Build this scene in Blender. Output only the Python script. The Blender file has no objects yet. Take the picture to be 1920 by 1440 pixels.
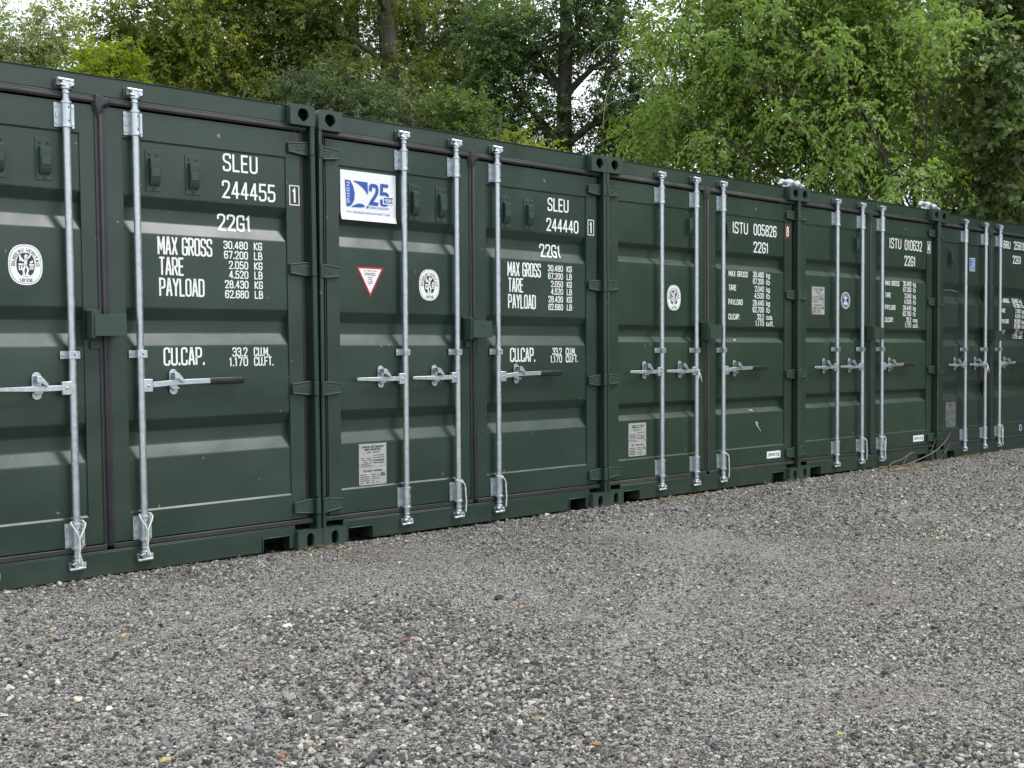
import bpy, bmesh, math, random
import numpy as np
from mathutils import Vector, Matrix

# ------------------------------------------------------------------ camera, sky, sun, exposure
scene = bpy.context.scene
COL = scene.collection
CAM = np.array([-3.3416, -5.5869, 1.1562])
RV = Vector((0.75594, -0.65461, -0.00684)); UV = Vector((0.02417, 0.01747, 0.99956)); FV = Vector((0.65420, 0.75577, -0.02902))
cam_d = bpy.data.cameras.new('camera'); cam = bpy.data.objects.new('camera', cam_d); COL.objects.link(cam)
M = Matrix((RV, UV, -FV)).transposed().to_4x4(); M.translation = Vector(CAM); cam.matrix_world = M
cam_d.sensor_width = 36.0; cam_d.lens = 2035.12 / 1920 * 36.0; cam_d.clip_end = 1500; cam_d.clip_start = 0.05
scene.camera = cam

SUN_EL, SUN_AZ = math.radians(53), math.radians(140)      # azimuth measured from +y towards +x
world = bpy.data.worlds.new('World'); scene.world = world; world.use_nodes = True
nt = world.node_tree; nt.nodes.clear()
wo = nt.nodes.new('ShaderNodeOutputWorld'); wb = nt.nodes.new('ShaderNodeBackground'); wb.inputs['Strength'].default_value = 0.1
sky = nt.nodes.new('ShaderNodeTexSky'); sky.sky_type = 'NISHITA'; sky.sun_disc = False
sky.sun_elevation = SUN_EL; sky.sun_rotation = SUN_AZ; sky.dust_density = 2.0
wtc = nt.nodes.new('ShaderNodeTexCoord'); wn = nt.nodes.new('ShaderNodeTexNoise'); wn.inputs['Scale'].default_value = 3.2
wn.inputs['Detail'].default_value = 6; wn.inputs['Roughness'].default_value = 0.55
wr = nt.nodes.new('ShaderNodeValToRGB'); wr.color_ramp.elements[0].position = 0.32; wr.color_ramp.elements[0].color = (0.35,)*3 + (1,)
wr.color_ramp.elements[1].position = 0.50; wr.color_ramp.elements[1].color = (1, 1, 1, 1)
wm = nt.nodes.new('ShaderNodeMix'); wm.data_type = 'RGBA'
wm.inputs[7].default_value = (11.7, 12.4, 13.0, 1)
nt.links.new(wtc.outputs['Generated'], wn.inputs['Vector']); nt.links.new(wn.outputs['Fac'], wr.inputs['Fac'])
nt.links.new(wr.outputs['Color'], wm.inputs[0]); nt.links.new(sky.outputs['Color'], wm.inputs[6])
nt.links.new(wm.outputs[2], wb.inputs['Color']); nt.links.new(wb.outputs['Background'], wo.inputs['Surface'])
sun_d = bpy.data.lights.new('sun', 'SUN'); sun_d.energy = 1.5; sun_d.angle = math.radians(12); sun_d.color = (1.0, 0.98, 0.95)
sun = bpy.data.objects.new('sun', sun_d); COL.objects.link(sun)
sdir = Vector((math.sin(SUN_AZ) * math.cos(SUN_EL), math.cos(SUN_AZ) * math.cos(SUN_EL), math.sin(SUN_EL)))
sun.rotation_euler = sdir.to_track_quat('Z', 'Y').to_euler(); sun.location = (0, -5, 30)
vs = scene.view_settings; vs.view_transform = 'Standard'; vs.look = 'None'; vs.exposure = 0.49; vs.gamma = 1.0; vs.use_curve_mapping = False
scene.cycles.max_bounces = 8; scene.cycles.transparent_max_bounces = 4; scene.cycles.use_denoising = True

rng = np.random.default_rng(7); random.seed(7)

# ------------------------------------------------------------------ materials
def new_mat(name):
    m = bpy.data.materials.new(name); m.use_nodes = True
    return m, m.node_tree, m.node_tree.nodes['Principled BSDF']
def N(t, kind, **kw):
    n = t.nodes.new(kind)
    for k, v in kw.items():
        if k in n.inputs: n.inputs[k].default_value = v
        else: setattr(n, k, v)
    return n
def ramp(t, stops, interp='LINEAR'):
    r = t.nodes.new('ShaderNodeValToRGB'); r.color_ramp.interpolation = interp
    e = r.color_ramp.elements
    while len(e) < len(stops): e.new(0.5)
    for el, (p, c) in zip(e, stops):
        el.position = p; el.color = c if len(c) == 4 else (*c, 1)
    return r
def simple(name, col, rough=0.5, metal=0.0, var=0.15, scale=30.0, bump=0.0, spec=0.5):
    m, t, b = new_mat(name)
    tc = N(t, 'ShaderNodeTexCoord'); n = N(t, 'ShaderNodeTexNoise', Scale=scale, Detail=4.0)
    t.links.new(tc.outputs['Object'], n.inputs['Vector'])
    r = ramp(t, [(0.3, tuple(c * (1 - var) for c in col)), (0.7, tuple(min(1, c * (1 + var)) for c in col))])
    t.links.new(n.outputs['Fac'], r.inputs['Fac']); t.links.new(r.outputs['Color'], b.inputs['Base Color'])
    b.inputs['Roughness'].default_value = rough; b.inputs['Metallic'].default_value = metal; b.inputs['Specular IOR Level'].default_value = spec
    if bump:
        bp = N(t, 'ShaderNodeBump', Strength=bump, Distance=0.003); t.links.new(n.outputs['Fac'], bp.inputs['Height']); t.links.new(bp.outputs['Normal'], b.inputs['Normal'])
    return m
def paint(name, col, dirt=1.0, rough=0.0):
    m, t, b = new_mat(name); L = t.links
    tc = N(t, 'ShaderNodeTexCoord')
    n1 = N(t, 'ShaderNodeTexNoise', Scale=1.7, Detail=5.0); L.new(tc.outputs['Object'], n1.inputs['Vector'])
    r1 = ramp(t, [(0.3, tuple(c * .9 for c in col)), (0.7, tuple(c * 1.12 for c in col))]); L.new(n1.outputs['Fac'], r1.inputs['Fac'])
    # rain streaks and dust: fine vertical noise
    mp = N(t, 'ShaderNodeMapping'); mp.inputs['Scale'].default_value = (22, 22, 0.9); L.new(tc.outputs['Object'], mp.inputs['Vector'])
    n2 = N(t, 'ShaderNodeTexNoise', Scale=1.0, Detail=6.0, Roughness=0.65); L.new(mp.outputs['Vector'], n2.inputs['Vector'])
    r2 = ramp(t, [(0.56, (0, 0, 0)), (0.8, (1, 1, 1))]); L.new(n2.outputs['Fac'], r2.inputs['Fac'])
    # mud splash close to the ground (a real stain, noise edged)
    sp = N(t, 'ShaderNodeSeparateXYZ'); L.new(tc.outputs['Object'], sp.inputs['Vector'])
    n3 = N(t, 'ShaderNodeTexNoise', Scale=14.0, Detail=6.0, Roughness=0.7); L.new(tc.outputs['Object'], n3.inputs['Vector'])
    ma = N(t, 'ShaderNodeMath', operation='MULTIPLY_ADD'); L.new(n3.outputs['Fac'], ma.inputs[0]); ma.inputs[1].default_value = 0.45; L.new(sp.outputs['Z'], ma.inputs[2])
    r3 = ramp(t, [(0.10, (1, 1, 1)), (0.36, (0, 0, 0))]); L.new(ma.outputs[0], r3.inputs['Fac'])
    # sparse chips
    n4 = N(t, 'ShaderNodeTexNoise', Scale=26.0, Detail=2.0); L.new(tc.outputs['Object'], n4.inputs['Vector'])
    r4 = ramp(t, [(0.765, (0, 0, 0)), (0.775, (1, 1, 1))]); L.new(n4.outputs['Fac'], r4.inputs['Fac'])
    ad = N(t, 'ShaderNodeMath', operation='MULTIPLY'); L.new(r2.outputs['Color'], ad.inputs[0]); ad.inputs[1].default_value = 0.13 * dirt
    ad2 = N(t, 'ShaderNodeMath', operation='MULTIPLY_ADD'); L.new(r3.outputs['Color'], ad2.inputs[0]); ad2.inputs[1].default_value = 0.30 * dirt; L.new(ad.outputs[0], ad2.inputs[2])
    mx = N(t, 'ShaderNodeMix', data_type='RGBA'); L.new(ad2.outputs[0], mx.inputs[0]); L.new(r1.outputs['Color'], mx.inputs[6]); mx.inputs[7].default_value = (0.13, 0.125, 0.11, 1)
    mx2 = N(t, 'ShaderNodeMix', data_type='RGBA'); L.new(r4.outputs['Color'], mx2.inputs[0]); L.new(mx.outputs[2], mx2.inputs[6]); mx2.inputs[7].default_value = (0.16, 0.18, 0.16, 1)
    L.new(mx2.outputs[2], b.inputs['Base Color'])
    rr = ramp(t, [(0.3, (0.34 + rough,)*3), (0.75, (0.47 + rough,)*3)]); L.new(n1.outputs['Fac'], rr.inputs['Fac']); L.new(rr.outputs['Color'], b.inputs['Roughness'])
    nb = N(t, 'ShaderNodeTexNoise', Scale=4.0, Detail=2.0); L.new(tc.outputs['Object'], nb.inputs['Vector'])
    nb2 = N(t, 'ShaderNodeTexNoise', Scale=220.0, Detail=2.0); L.new(tc.outputs['Object'], nb2.inputs['Vector'])
    nb0 = N(t, 'ShaderNodeTexNoise', Scale=1.9, Detail=1.0); L.new(tc.outputs['Object'], nb0.inputs['Vector'])
    bp0 = N(t, 'ShaderNodeBump', Strength=0.5, Distance=0.035); L.new(nb0.outputs['Fac'], bp0.inputs['Height'])
    bp = N(t, 'ShaderNodeBump', Strength=0.4, Distance=0.014); L.new(nb.outputs['Fac'], bp.inputs['Height']); L.new(bp0.outputs['Normal'], bp.inputs['Normal'])
    bp2 = N(t, 'ShaderNodeBump', Strength=0.12, Distance=0.0006); L.new(nb2.outputs['Fac'], bp2.inputs['Height']); L.new(bp.outputs['Normal'], bp2.inputs['Normal'])
    L.new(bp2.outputs['Normal'], b.inputs['Normal']); b.inputs['Specular IOR Level'].default_value = 0.55
    return m
P1 = paint('green_paint', (0.0160, 0.0355, 0.0240), .6); P2 = paint('green_paint_warm', (0.0180, 0.0385, 0.0220), .6); P3 = paint('green_paint_dark', (0.0110, 0.0245, 0.0160), 0.4)
PC = {P1: paint('cast_paint', (0.019, 0.041, 0.031), .9, .12), P2: paint('cast_paint_warm', (0.018, 0.042, 0.026), .9, .12), P3: paint('cast_paint_dark', (0.012, 0.027, 0.019), .8, .12)}
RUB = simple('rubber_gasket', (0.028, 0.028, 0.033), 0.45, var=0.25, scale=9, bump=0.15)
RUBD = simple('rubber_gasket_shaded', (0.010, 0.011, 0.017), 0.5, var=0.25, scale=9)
RUB2 = simple('rubber_gasket_worn', (0.044, 0.043, 0.042), 0.5, var=0.35, scale=9, bump=0.2)
def galv():
    m, t, b = new_mat('galvanised_steel'); L = t.links
    tc = N(t, 'ShaderNodeTexCoord'); v = N(t, 'ShaderNodeTexVoronoi', Scale=70.0); L.new(tc.outputs['Object'], v.inputs['Vector'])
    n = N(t, 'ShaderNodeTexNoise', Scale=25.0, Detail=5.0, Roughness=0.65); L.new(tc.outputs['Object'], n.inputs['Vector'])
    mx = N(t, 'ShaderNodeMath', operation='MULTIPLY_ADD'); L.new(v.outputs['Color'], mx.inputs[0]); mx.inputs[1].default_value = 0.35; L.new(n.outputs['Fac'], mx.inputs[2])
    r = ramp(t, [(0.35, (0.42, 0.465, 0.495)), (0.9, (0.60, 0.65, 0.685))]); L.new(mx.outputs[0], r.inputs['Fac']); L.new(r.outputs['Color'], b.inputs['Base Color'])
    b.inputs['Metallic'].default_value = 0.9
    rr = ramp(t, [(0.3, (0.32,)*3), (0.9, (0.50,)*3)]); L.new(mx.outputs[0], rr.inputs['Fac']); L.new(rr.outputs['Color'], b.inputs['Roughness'])
    bp = N(t, 'ShaderNodeBump', Strength=0.2, Distance=0.001); L.new(n.outputs['Fac'], bp.inputs['Height']); L.new(bp.outputs['Normal'], b.inputs['Normal'])
    return m
GALV = galv()
STEEL = simple('dark_steel', (0.16, 0.175, 0.175), 0.45, 0.7, var=0.4, scale=40, bump=.2)
BLACK = simple('black_plastic', (0.012, 0.013, 0.013), 0.4, var=0.2)
HOLE = simple('bolt_hole', (0.01, 0.01, 0.01), 0.9)
WHITE = simple('white_print', (0.80, 0.81, 0.81), 0.5, var=0.05, scale=60)
VINYL = simple('white_vinyl', (0.78, 0.79, 0.80), 0.35, var=0.03, scale=5)
BLUE = simple('blue_print', (0.022, 0.085, 0.38), 0.4, var=0.06, scale=20)
NAVY = simple('navy_print', (0.02, 0.035, 0.12), 0.4, var=0.06, scale=20)
RED = simple('red_print', (0.55, 0.02, 0.03), 0.4, var=0.06, scale=20)
DARKP = simple('dark_print', (0.03, 0.035, 0.04), 0.5, var=0.1)
REDP = simple('rust_print', (0.30, 0.06, 0.04), 0.5, var=0.3)
PLATE = simple('aluminium_plate', (0.42, 0.42, 0.41), 0.5, 0.25, var=0.12, scale=14)
PLATED = simple('grey_plate', (0.15, 0.16, 0.155), 0.55, 0.2, var=0.15, scale=14)
ROPE = simple('white_cord', (0.62, 0.62, 0.58), 0.8, var=0.2, scale=300, bump=0.5)
DARKIN = simple('underside_shade', (0.03, 0.028, 0.025), 0.9, var=0.3)  # near-black tone paints in the shade of the hollow underside
CHALK = simple('paint_scuff', (0.45, 0.48, 0.45), 0.8, var=0.3, scale=80)

# ------------------------------------------------------------------ mesh builder
class MB:
    def __init__(s): s.v = []; s.f = []; s.m = []
    def add(s, vs_, fs, m=0):
        o = len(s.v); s.v += [tuple(p) for p in vs_]
        for f in fs: s.f.append(tuple(i + o for i in f)); s.m.append(m)
    def box(s, x0, x1, y0, y1, z0, z1, m=0):
        s.add([(x0,y0,z0),(x1,y0,z0),(x1,y1,z0),(x0,y1,z0),(x0,y0,z1),(x1,y0,z1),(x1,y1,z1),(x0,y1,z1)],
              [(0,3,2,1),(4,5,6,7),(0,1,5,4),(1,2,6,5),(2,3,7,6),(3,0,4,7)], m)
    def prism(s, pts, y0, y1, m=0):                  # polygon in x,z pushed along y
        n = len(pts)
        s.add([(x, y0, z) for x, z in pts] + [(x, y1, z) for x, z in pts],
              [tuple(range(n)), tuple(range(2*n-1, n-1, -1))] + [(i, i+n, (i+1) % n + n, (i+1) % n) for i in range(n)], m)
    def prism_x(s, pts, x0, x1, m=0):                # polygon in y,z pushed along x
        n = len(pts)
        s.add([(x0, y, z) for y, z in pts] + [(x1, y, z) for y, z in pts],
              [tuple(range(n)), tuple(range(2*n-1, n-1, -1))] + [(i, i+n, (i+1) % n + n, (i+1) % n) for i in range(n)], m)
    def sheet(s, pts, y, m=0): s.add([(x, y, z) for x, z in pts], [tuple(range(len(pts)))], m)
    def tube(s, pts, rad, n=10, m=0, caps=True):
        P = [Vector(p) for p in pts]; k = len(P)
        R = rad if hasattr(rad, '__len__') else [rad] * k
        T = [(P[min(i+1, k-1)] - P[max(i-1, 0)]).normalized() for i in range(k)]
        a = Vector((0, 0, 1)) if abs(T[0].z) < .9 else Vector((1, 0, 0))
        u = T[0].cross(a).normalized(); vs_ = []
        for i in range(k):
            u = (u - T[i] * u.dot(T[i])).normalized(); w = T[i].cross(u)
            for j in range(n):
                t = 2 * math.pi * j / n; vs_.append(P[i] + (u * math.cos(t) + w * math.sin(t)) * R[i])
        fs = [(i*n+j, i*n+(j+1) % n, (i+1)*n+(j+1) % n, (i+1)*n+j) for i in range(k-1) for j in range(n)]
        if caps: fs += [tuple(range(n-1, -1, -1)), tuple(range((k-1)*n, k*n))]
        s.add(vs_, fs, m)
    def cyl(s, p0, p1, r, n=12, m=0, r1=None): s.tube([p0, p1], [r, r if r1 is None else r1], n, m)
    def build(s, name, mats, parent=None, smooth=40, off=(0, 0, 0), bevel=0, recalc=True):
        me = bpy.data.meshes.new(name); v = [(a[0]+off[0], a[1]+off[1], a[2]+off[2]) for a in s.v]
        me.from_pydata(v, [], s.f)
        for m in (mats if isinstance(mats, (list, tuple)) else [mats]): me.materials.append(m)
        me.polygons.foreach_set('material_index', s.m)
        if recalc:
            bm = bmesh.new(); bm.from_mesh(me); bmesh.ops.recalc_face_normals(bm, faces=bm.faces); bm.to_mesh(me); bm.free()
        if smooth: me.shade_smooth(); me.set_sharp_from_angle(angle=math.radians(smooth))
        o = bpy.data.objects.new(name, me); COL.objects.link(o)
        if parent: o.parent = parent
        if bevel:
            b = o.modifiers.new('bevel', 'BEVEL'); b.width = bevel; b.segments = 2; b.limit_method = 'ANGLE'; b.angle_limit = math.radians(40)
            b.harden_normals = False
        return o
def tag(o, label, cat, group=None, kind=None):
    o['label'] = label; o['category'] = cat
    if group: o['group'] = group
    if kind: o['kind'] = kind
    return o
def empty(name, loc, rot=(0, 0, 0)):
    o = bpy.data.objects.new(name, None); COL.objects.link(o); o.location = loc; o.rotation_euler = rot; o.empty_display_size = 0.1
    return o

# ------------------------------------------------------------------ stroke lettering
def round_poly(pts, closed, rad, seg=5):
    """pts: (x, z, flag); corners flagged 1 are rounded with radius rad"""
    n = len(pts); out = []
    for i, p in enumerate(pts):
        fl = len(p) > 2 and p[2]
        if not fl or (not closed and i in (0, n-1)): out.append((p[0], p[1])); continue
        a = np.array(pts[i-1][:2], float); b = np.array(p[:2], float); c = np.array(pts[(i+1) % n][:2], float)
        da, dc = a - b, c - b; la, lc = np.hypot(*da), np.hypot(*dc)
        r = min(rad, la * .5, lc * .5); p0 = b + da / la * r; p1 = b + dc / lc * r
        for k in range(seg + 1):
            t = k / seg; q = (1-t)**2 * p0 + 2*t*(1-t) * b + t*t * p1
            # pull towards a circular arc
            out.append(tuple(q))
    return out
GL = {
 '0': (1, [('c', [(0,0,1),(1,0,1),(1,1,1),(0,1,1)])]),
 '1': (.45, [('o', [(0,.80),(.6,1),(.6,0)])]),
 '2': (1, [('o', [(0,.74),(0,1,1),(1,1,1),(1,.62,1),(0,.0),(1.02,0)])]),
 '3': (1, [('o', [(0,.78),(0,1,1),(1,1,1),(1,.54,1),(.35,.54)]), ('o', [(.35,.54),(1,.54,1),(1,0,1),(0,0,1),(0,.22)])]),
 '4': (1, [('o', [(.74,0),(.74,1)]), ('o', [(.70,1),(0,.27),(1.05,.27)])]),
 '5': (1, [('o', [(.95,1),(.08,1),(.04,.56),(1,.60,1),(1,0,1),(0,0,1),(0,.22)])]),
 '6': (1, [('c', [(0,0,1),(1,0,1),(1,.58,1),(0,.58,1)]), ('o', [(0,.3),(0,1,1),(1,1,1),(1,.8)])]),
 '7': (1, [('o', [(0,1),(1,1),(.35,0)])]),
 '8': (1, [('c', [(0,0,1),(1,0,1),(1,.53,1),(0,.53,1)]), ('c', [(.04,.53,1),(.96,.53,1),(.96,1,1),(.04,1,1)])]),
 '9': (1, [('c', [(0,.42,1),(1,.42,1),(1,1,1),(0,1,1)]), ('o', [(1,.7),(1,0,1),(0,0,1),(0,.2)])]),
 'A': (1, [('o', [(0,0),(.42,1),(.58,1),(1,0)]), ('o', [(.16,.3),(.84,.3)])]),
 'B': (1, [('c', [(0,0),(1,0,1),(1,.53,1),(0,.53)]), ('o', [(0,.53),(0,1),(.92,1,1),(.92,.53,1),(.5,.53)])]),
 'C': (1, [('o', [(1,.76),(1,1,1),(0,1,1),(0,0,1),(1,0,1),(1,.24)])]),
 'D': (1, [('c', [(0,0),(1,0,1),(1,1,1),(0,1)])]),
 'E': (.85, [('o', [(1,1),(0,1),(0,0),(1,0)]), ('o', [(0,.52),(.85,.52)])]),
 'F': (.85, [('o', [(1,1),(0,1),(0,0)]), ('o', [(0,.52),(.85,.52)])]),
 'G': (1, [('o', [(1,.76),(1,1,1),(0,1,1),(0,0,1),(1,0,1),(1,.46),(.5,.46)])]),
 'H': (1, [('o', [(0,0),(0,1)]), ('o', [(1,0),(1,1)]), ('o', [(0,.5),(1,.5)])]),
 'I': (.05, [('o', [(.5,0),(.5,1)])]),
 'K': (1, [('o', [(0,0),(0,1)]), ('o', [(1,1),(.1,.48),(1,0)])]),
 'L': (.85, [('o', [(0,1),(0,0),(1,0)])]),
 'M': (1.3, [('o', [(0,0),(0,1)]), ('o', [(0.03,1),(.5,.25),(.97,1)]), ('o', [(1,1),(1,0)])]),
 'N': (1.05, [('o', [(0,0),(0,1)]), ('o', [(0.03,1),(.97,0)]), ('o', [(1,1),(1,0)])]),
 'O': (1, [('c', [(0,0,1),(1,0,1),(1,1,1),(0,1,1)])]),
 'P': (1, [('o', [(0,0),(0,1),(1,1,1),(1,.46,1),(0,.46)])]),
 'Q': (1, [('c', [(0,0,1),(1,0,1),(1,1,1),(0,1,1)]), ('o', [(.6,.25),(1.05,-.05)])]),
 'R': (1, [('o', [(0,0),(0,1),(1,1,1),(1,.48,1),(0,.48)]), ('o', [(.45,.48),(1,0)])]),
 'S': (1, [('o', [(1,.78),(1,1,1),(0,1,1),(0,.55,1),(1,.47,1),(1,0,1),(0,0,1),(0,.22)])]),
 'T': (.9, [('o', [(0,1),(1,1)]), ('o', [(.5,1),(.5,0)])]),
 'U': (1, [('o', [(0,1),(0,0,1),(1,0,1),(1,1)])]),
 'V': (1, [('o', [(0,1),(.45,0),(.55,0),(1,1)])]),
 'W': (1.4, [('o', [(0,1),(.25,0),(.5,.8),(.75,0),(1,1)])]),
 'X': (1, [('o', [(0,0),(1,1)]), ('o', [(0,1),(1,0)])]),
 'Y': (1, [('o', [(0,1),(.5,.48),(1,1)]), ('o', [(.5,.48),(.5,0)])]),
 'k': (.8, [('o', [(0,0),(0,1)]), ('o', [(1,.7),(.1,.35),(1,0)])]),
 'g': (.8, [('c', [(0,0,1),(1,0,1),(1,.68,1),(0,.68,1)]), ('o', [(1,.7),(1,-.25,1),(0,-.25,1)])]),
 'l': (.05, [('o', [(.5,0),(.5,1)])]),
 'b': (.8, [('c', [(0,0),(1,0,1),(1,.68,1),(0,.68)]), ('o', [(0,.5),(0,1)])]),
 'c': (.75, [('o', [(1,.66),(0,.68,1),(0,0,1),(1,0.02)])]),
 'u': (.8, [('o', [(0,.68),(0,0,1),(1,0,1),(1,.68)])]),
 'm': (1.3, [('o', [(0,0),(0,.68),(1,.68,1),(1,0)]), ('o', [(.5,.68),(.5,0)])]),
 'f': (.55, [('o', [(1,1),(.4,1,1),(.4,0)]), ('o', [(0,.66),(1,.66)])]),
 't': (.5, [('o', [(.4,1),(.4,0,1),(1,0)]), ('o', [(0,.66),(1,.66)])]),
 '.': (.05, [('o', [(.5,-.02),(.5,.08)])]),
 ',': (.1, [('o', [(.8,.1),(.2,-.12)])]),
 '-': (.6, [('o', [(0,.5),(1,.5)])]),
 '/': (.6, [('o', [(0,0),(1,1)])]),
 ' ': (.45, []),
}
def ribbon(mb, pts, closed, w, place, m=0, step=0.012):
    P = [np.array(p, float) for p in pts]
    Q = []
    rng_ = range(len(P)) if closed else range(len(P) - 1)
    for i in rng_:                                     # subdivide so that print follows the folds of the door
        a, b = P[i], P[(i+1) % len(P)]; k = max(1, int(np.hypot(*(b - a)) / step))
        Q += [a + (b - a) * j / k for j in range(k)]
    if not closed: Q.append(P[-1])
    R = [Q[0]]
    for q in Q[1:]:
        if np.hypot(*(q - R[-1])) > 1e-5: R.append(q)
    Q = R; n = len(Q)
    if n < 2: return
    L, Rr = [], []
    for i in range(n):
        a = Q[i-1] if (closed or i > 0) else None; c = Q[(i+1) % n] if (closed or i < n-1) else None
        t0 = (Q[i] - a) if a is not None else (c - Q[i]); t1 = (c - Q[i]) if c is not None else t0
        t0 = t0 / (np.hypot(*t0) + 1e-9); t1 = t1 / (np.hypot(*t1) + 1e-9)
        n0 = np.array([-t0[1], t0[0]]); n1 = np.array([-t1[1], t1[0]]); nn = n0 + n1; l = np.hypot(*nn)
        nn = n1 if l < 1e-3 else nn / l
        s = min(1.6, 1 / max(.3, float(nn @ n1))); d = nn * w * .5 * s
        p = Q[i].copy()
        if not closed and i == 0: p = p - t1 * w * .3
        if not closed and i == n-1: p = p + t0 * w * .3
        L.append(place(*(p + d))); Rr.append(place(*(p - d)))
    fs = [(i, (i+1) % n, n + (i+1) % n, n + i) for i in range(n if closed else n-1)]
    mb.add(L + Rr, fs, m)
def text(mb, s, x0, z0, width, h, w, yf, m=0, gap=.50, xf=None):
    """lettering in metres: x0,z0 lower left, total width, cap height h, stroke w; yf(x,z) = depth of the surface"""
    adv = [GL[c][0] for c in s]; units = sum(adv) + gap * (len(s) - 1)
    iw, ih = width - w, h - w; u = iw / units; x = x0 + w * .5; zz = z0 + w * .5; k = 0
    for c, a in zip(s, adv):
        for typ, pts in GL[c][1]:
            pp = [(x + p[0] * u * max(a, .05), zz + p[1] * ih, *(p[2:])) for p in pts]
            rp = round_poly(pp, typ == 'c', u * a * .55)
            k += 1; lift = .00012 * (k % 3)
            if xf: ribbon(mb, rp, typ == 'c', w, lambda a_, b_, lf=lift: xf(a_, b_, lf), m)
            else: ribbon(mb, rp, typ == 'c', w, lambda a_, b_, lf=lift: (a_, yf(a_, b_) - .0012 - lf, b_), m)
        x += (a + gap) * u
def dashes(mb, x0, x1, z, h, yf, m, r, fill=.8):
    x = x0
    while x < x1 - .004:
        w = r.uniform(.005, .016); e = min(x + w, x1)
        if r.random() < fill:
            y = yf(x, z); mb.add([(x, y, z), (e, y, z), (e, y, z+h), (x, y, z+h)], [(0, 1, 2, 3)], m)
        x = e + r.uniform(.002, .004)

# ------------------------------------------------------------------ shipping containers
W, H, DEP = 2.438, 2.591, 6.058
YD, YP, YT = .055, .0625, .098        # faces of door frame, panel, bottom of the troughs
TR = {'wide':   [(1.995,1.937,1.866,1.800),(1.406,1.342,1.274,1.204),(.812,.750,.677,.608)],
      'narrow': [(1.980,1.944,1.874,1.836),(1.358,1.322,1.266,1.228),(.760,.724,.667,.629)],
      'deep':   [(1.862,1.770,1.722,1.646),(1.402,1.336,1.262,1.195),(.827,.745,.695,.620)]}
def profile(kind):
    pts = [(YD + .0004, 2.2895), (YP, 2.281)]
    for a, b, c, d in TR[kind]: pts += [(YP, a, 1), (YT, b, 1), (YT, c, 1), (YP, d, 1)]
    pts += [(YP, .3375), (YD + .0004, .3275)]
    return round_poly(pts, False, .006, 3)
def surf(kind):
    pr = profile(kind)[::-1]; zs = np.array([p[1] for p in pr]); ys = np.array([p[0] for p in pr])
    def f(x, z):
        if z > 2.29 or z < .327 or x < .167 or x > 2.268 or 1.097 < x < 1.315: return YD
        return float(np.interp(z, zs, ys))
    return f
def casting(mb, x0, z0, top, flip):
    """hollow corner block with a rounded outer corner and a hole in the front face"""
    w, h, d = .162, .118, .178
    def X(x): return x0 + (w - x if flip else x)       # x = 0 is the outer edge
    r = .022; pts = []
    cs = [(0, 0), (w, 0), (w, h), (0, h)]
    for i, (cx, cz) in enumerate(cs):
        if (top and i == 3): 
            for k in range(6):
                t = math.pi / 2 * k / 5; pts.append((r - r * math.sin(t), h - r + r * math.cos(t)))
        else: pts.append((cx, cz))
    hc = (.078 if top else .082, .059); hole = []
    for k in range(24):
        t = 2 * math.pi * k / 24; c, s = math.cos(t), math.sin(t)
        if top:
            hx = .036 * math.copysign(abs(c) ** .75, c); hz = .038 * s
            if s < -.2: hx *= 1 - .55 * ((-s - .2) / .8) ** 1.2
            hole.append((hc[0] + hx, hc[1] + hz))
        else: hole.append((hc[0] + .0245 * c, hc[1] + .0415 * math.copysign(abs(s) ** .7, s)))
    # front plate: ring between outline and hole, matched by angle
    def ang(p): return math.atan2(p[1] - hc[1], p[0] - hc[0])
    dense = []
    for i in range(len(pts)):
        a, b = pts[i], pts[(i+1) % len(pts)]; k = max(1, int(math.dist(a, b) / .012))
        dense += [(a[0] + (b[0]-a[0])*j/k, a[1] + (b[1]-a[1])*j/k) for j in range(k)]
    bm = bmesh.new(); vo = [bm.verts.new((X(a), 0, z0 + b)) for a, b in pts]; vh = [bm.verts.new((X(a), 0, z0 + b)) for a, b in hole]
    es = [bm.edges.new((vo[i], vo[(i+1) % len(vo)])) for i in range(len(vo))] + [bm.edges.new((vh[i], vh[(i+1) % len(vh)])) for i in range(len(vh))]
    bmesh.ops.triangle_fill(bm, edges=es, use_beauty=True)
    bm.verts.index_update(); bm.verts.ensure_lookup_table()
    mb.add([tuple(v.co) for v in bm.verts], [tuple(v.index for v in f.verts) for f in bm.faces]); bm.free()
    n = len(pts); mb.add([(X(a), 0, z0 + b) for a, b in pts] + [(X(a), d, z0 + b) for a, b in pts], [(i, (i+1) % n, n + (i+1) % n, n + i) for i in range(n)] + [tuple(range(n, 2*n))])
    n = len(hole); mb.add([(X(a), 0, z0 + b) for a, b in hole] + [(X(a), .028, z0 + b) for a, b in hole], [(i, (i+1) % n, n + (i+1) % n, n + i) for i in range(n)])
    mb.box(min(X(.02), X(w-.02)), max(X(.02), X(w-.02)), .09, .15, z0 + .02, z0 + h - .02)
def bolt(mb, x, y, z, r=.008, m=0): mb.cyl((x, y, z), (x, y - .006, z), r, 6, m, r * .8)

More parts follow.
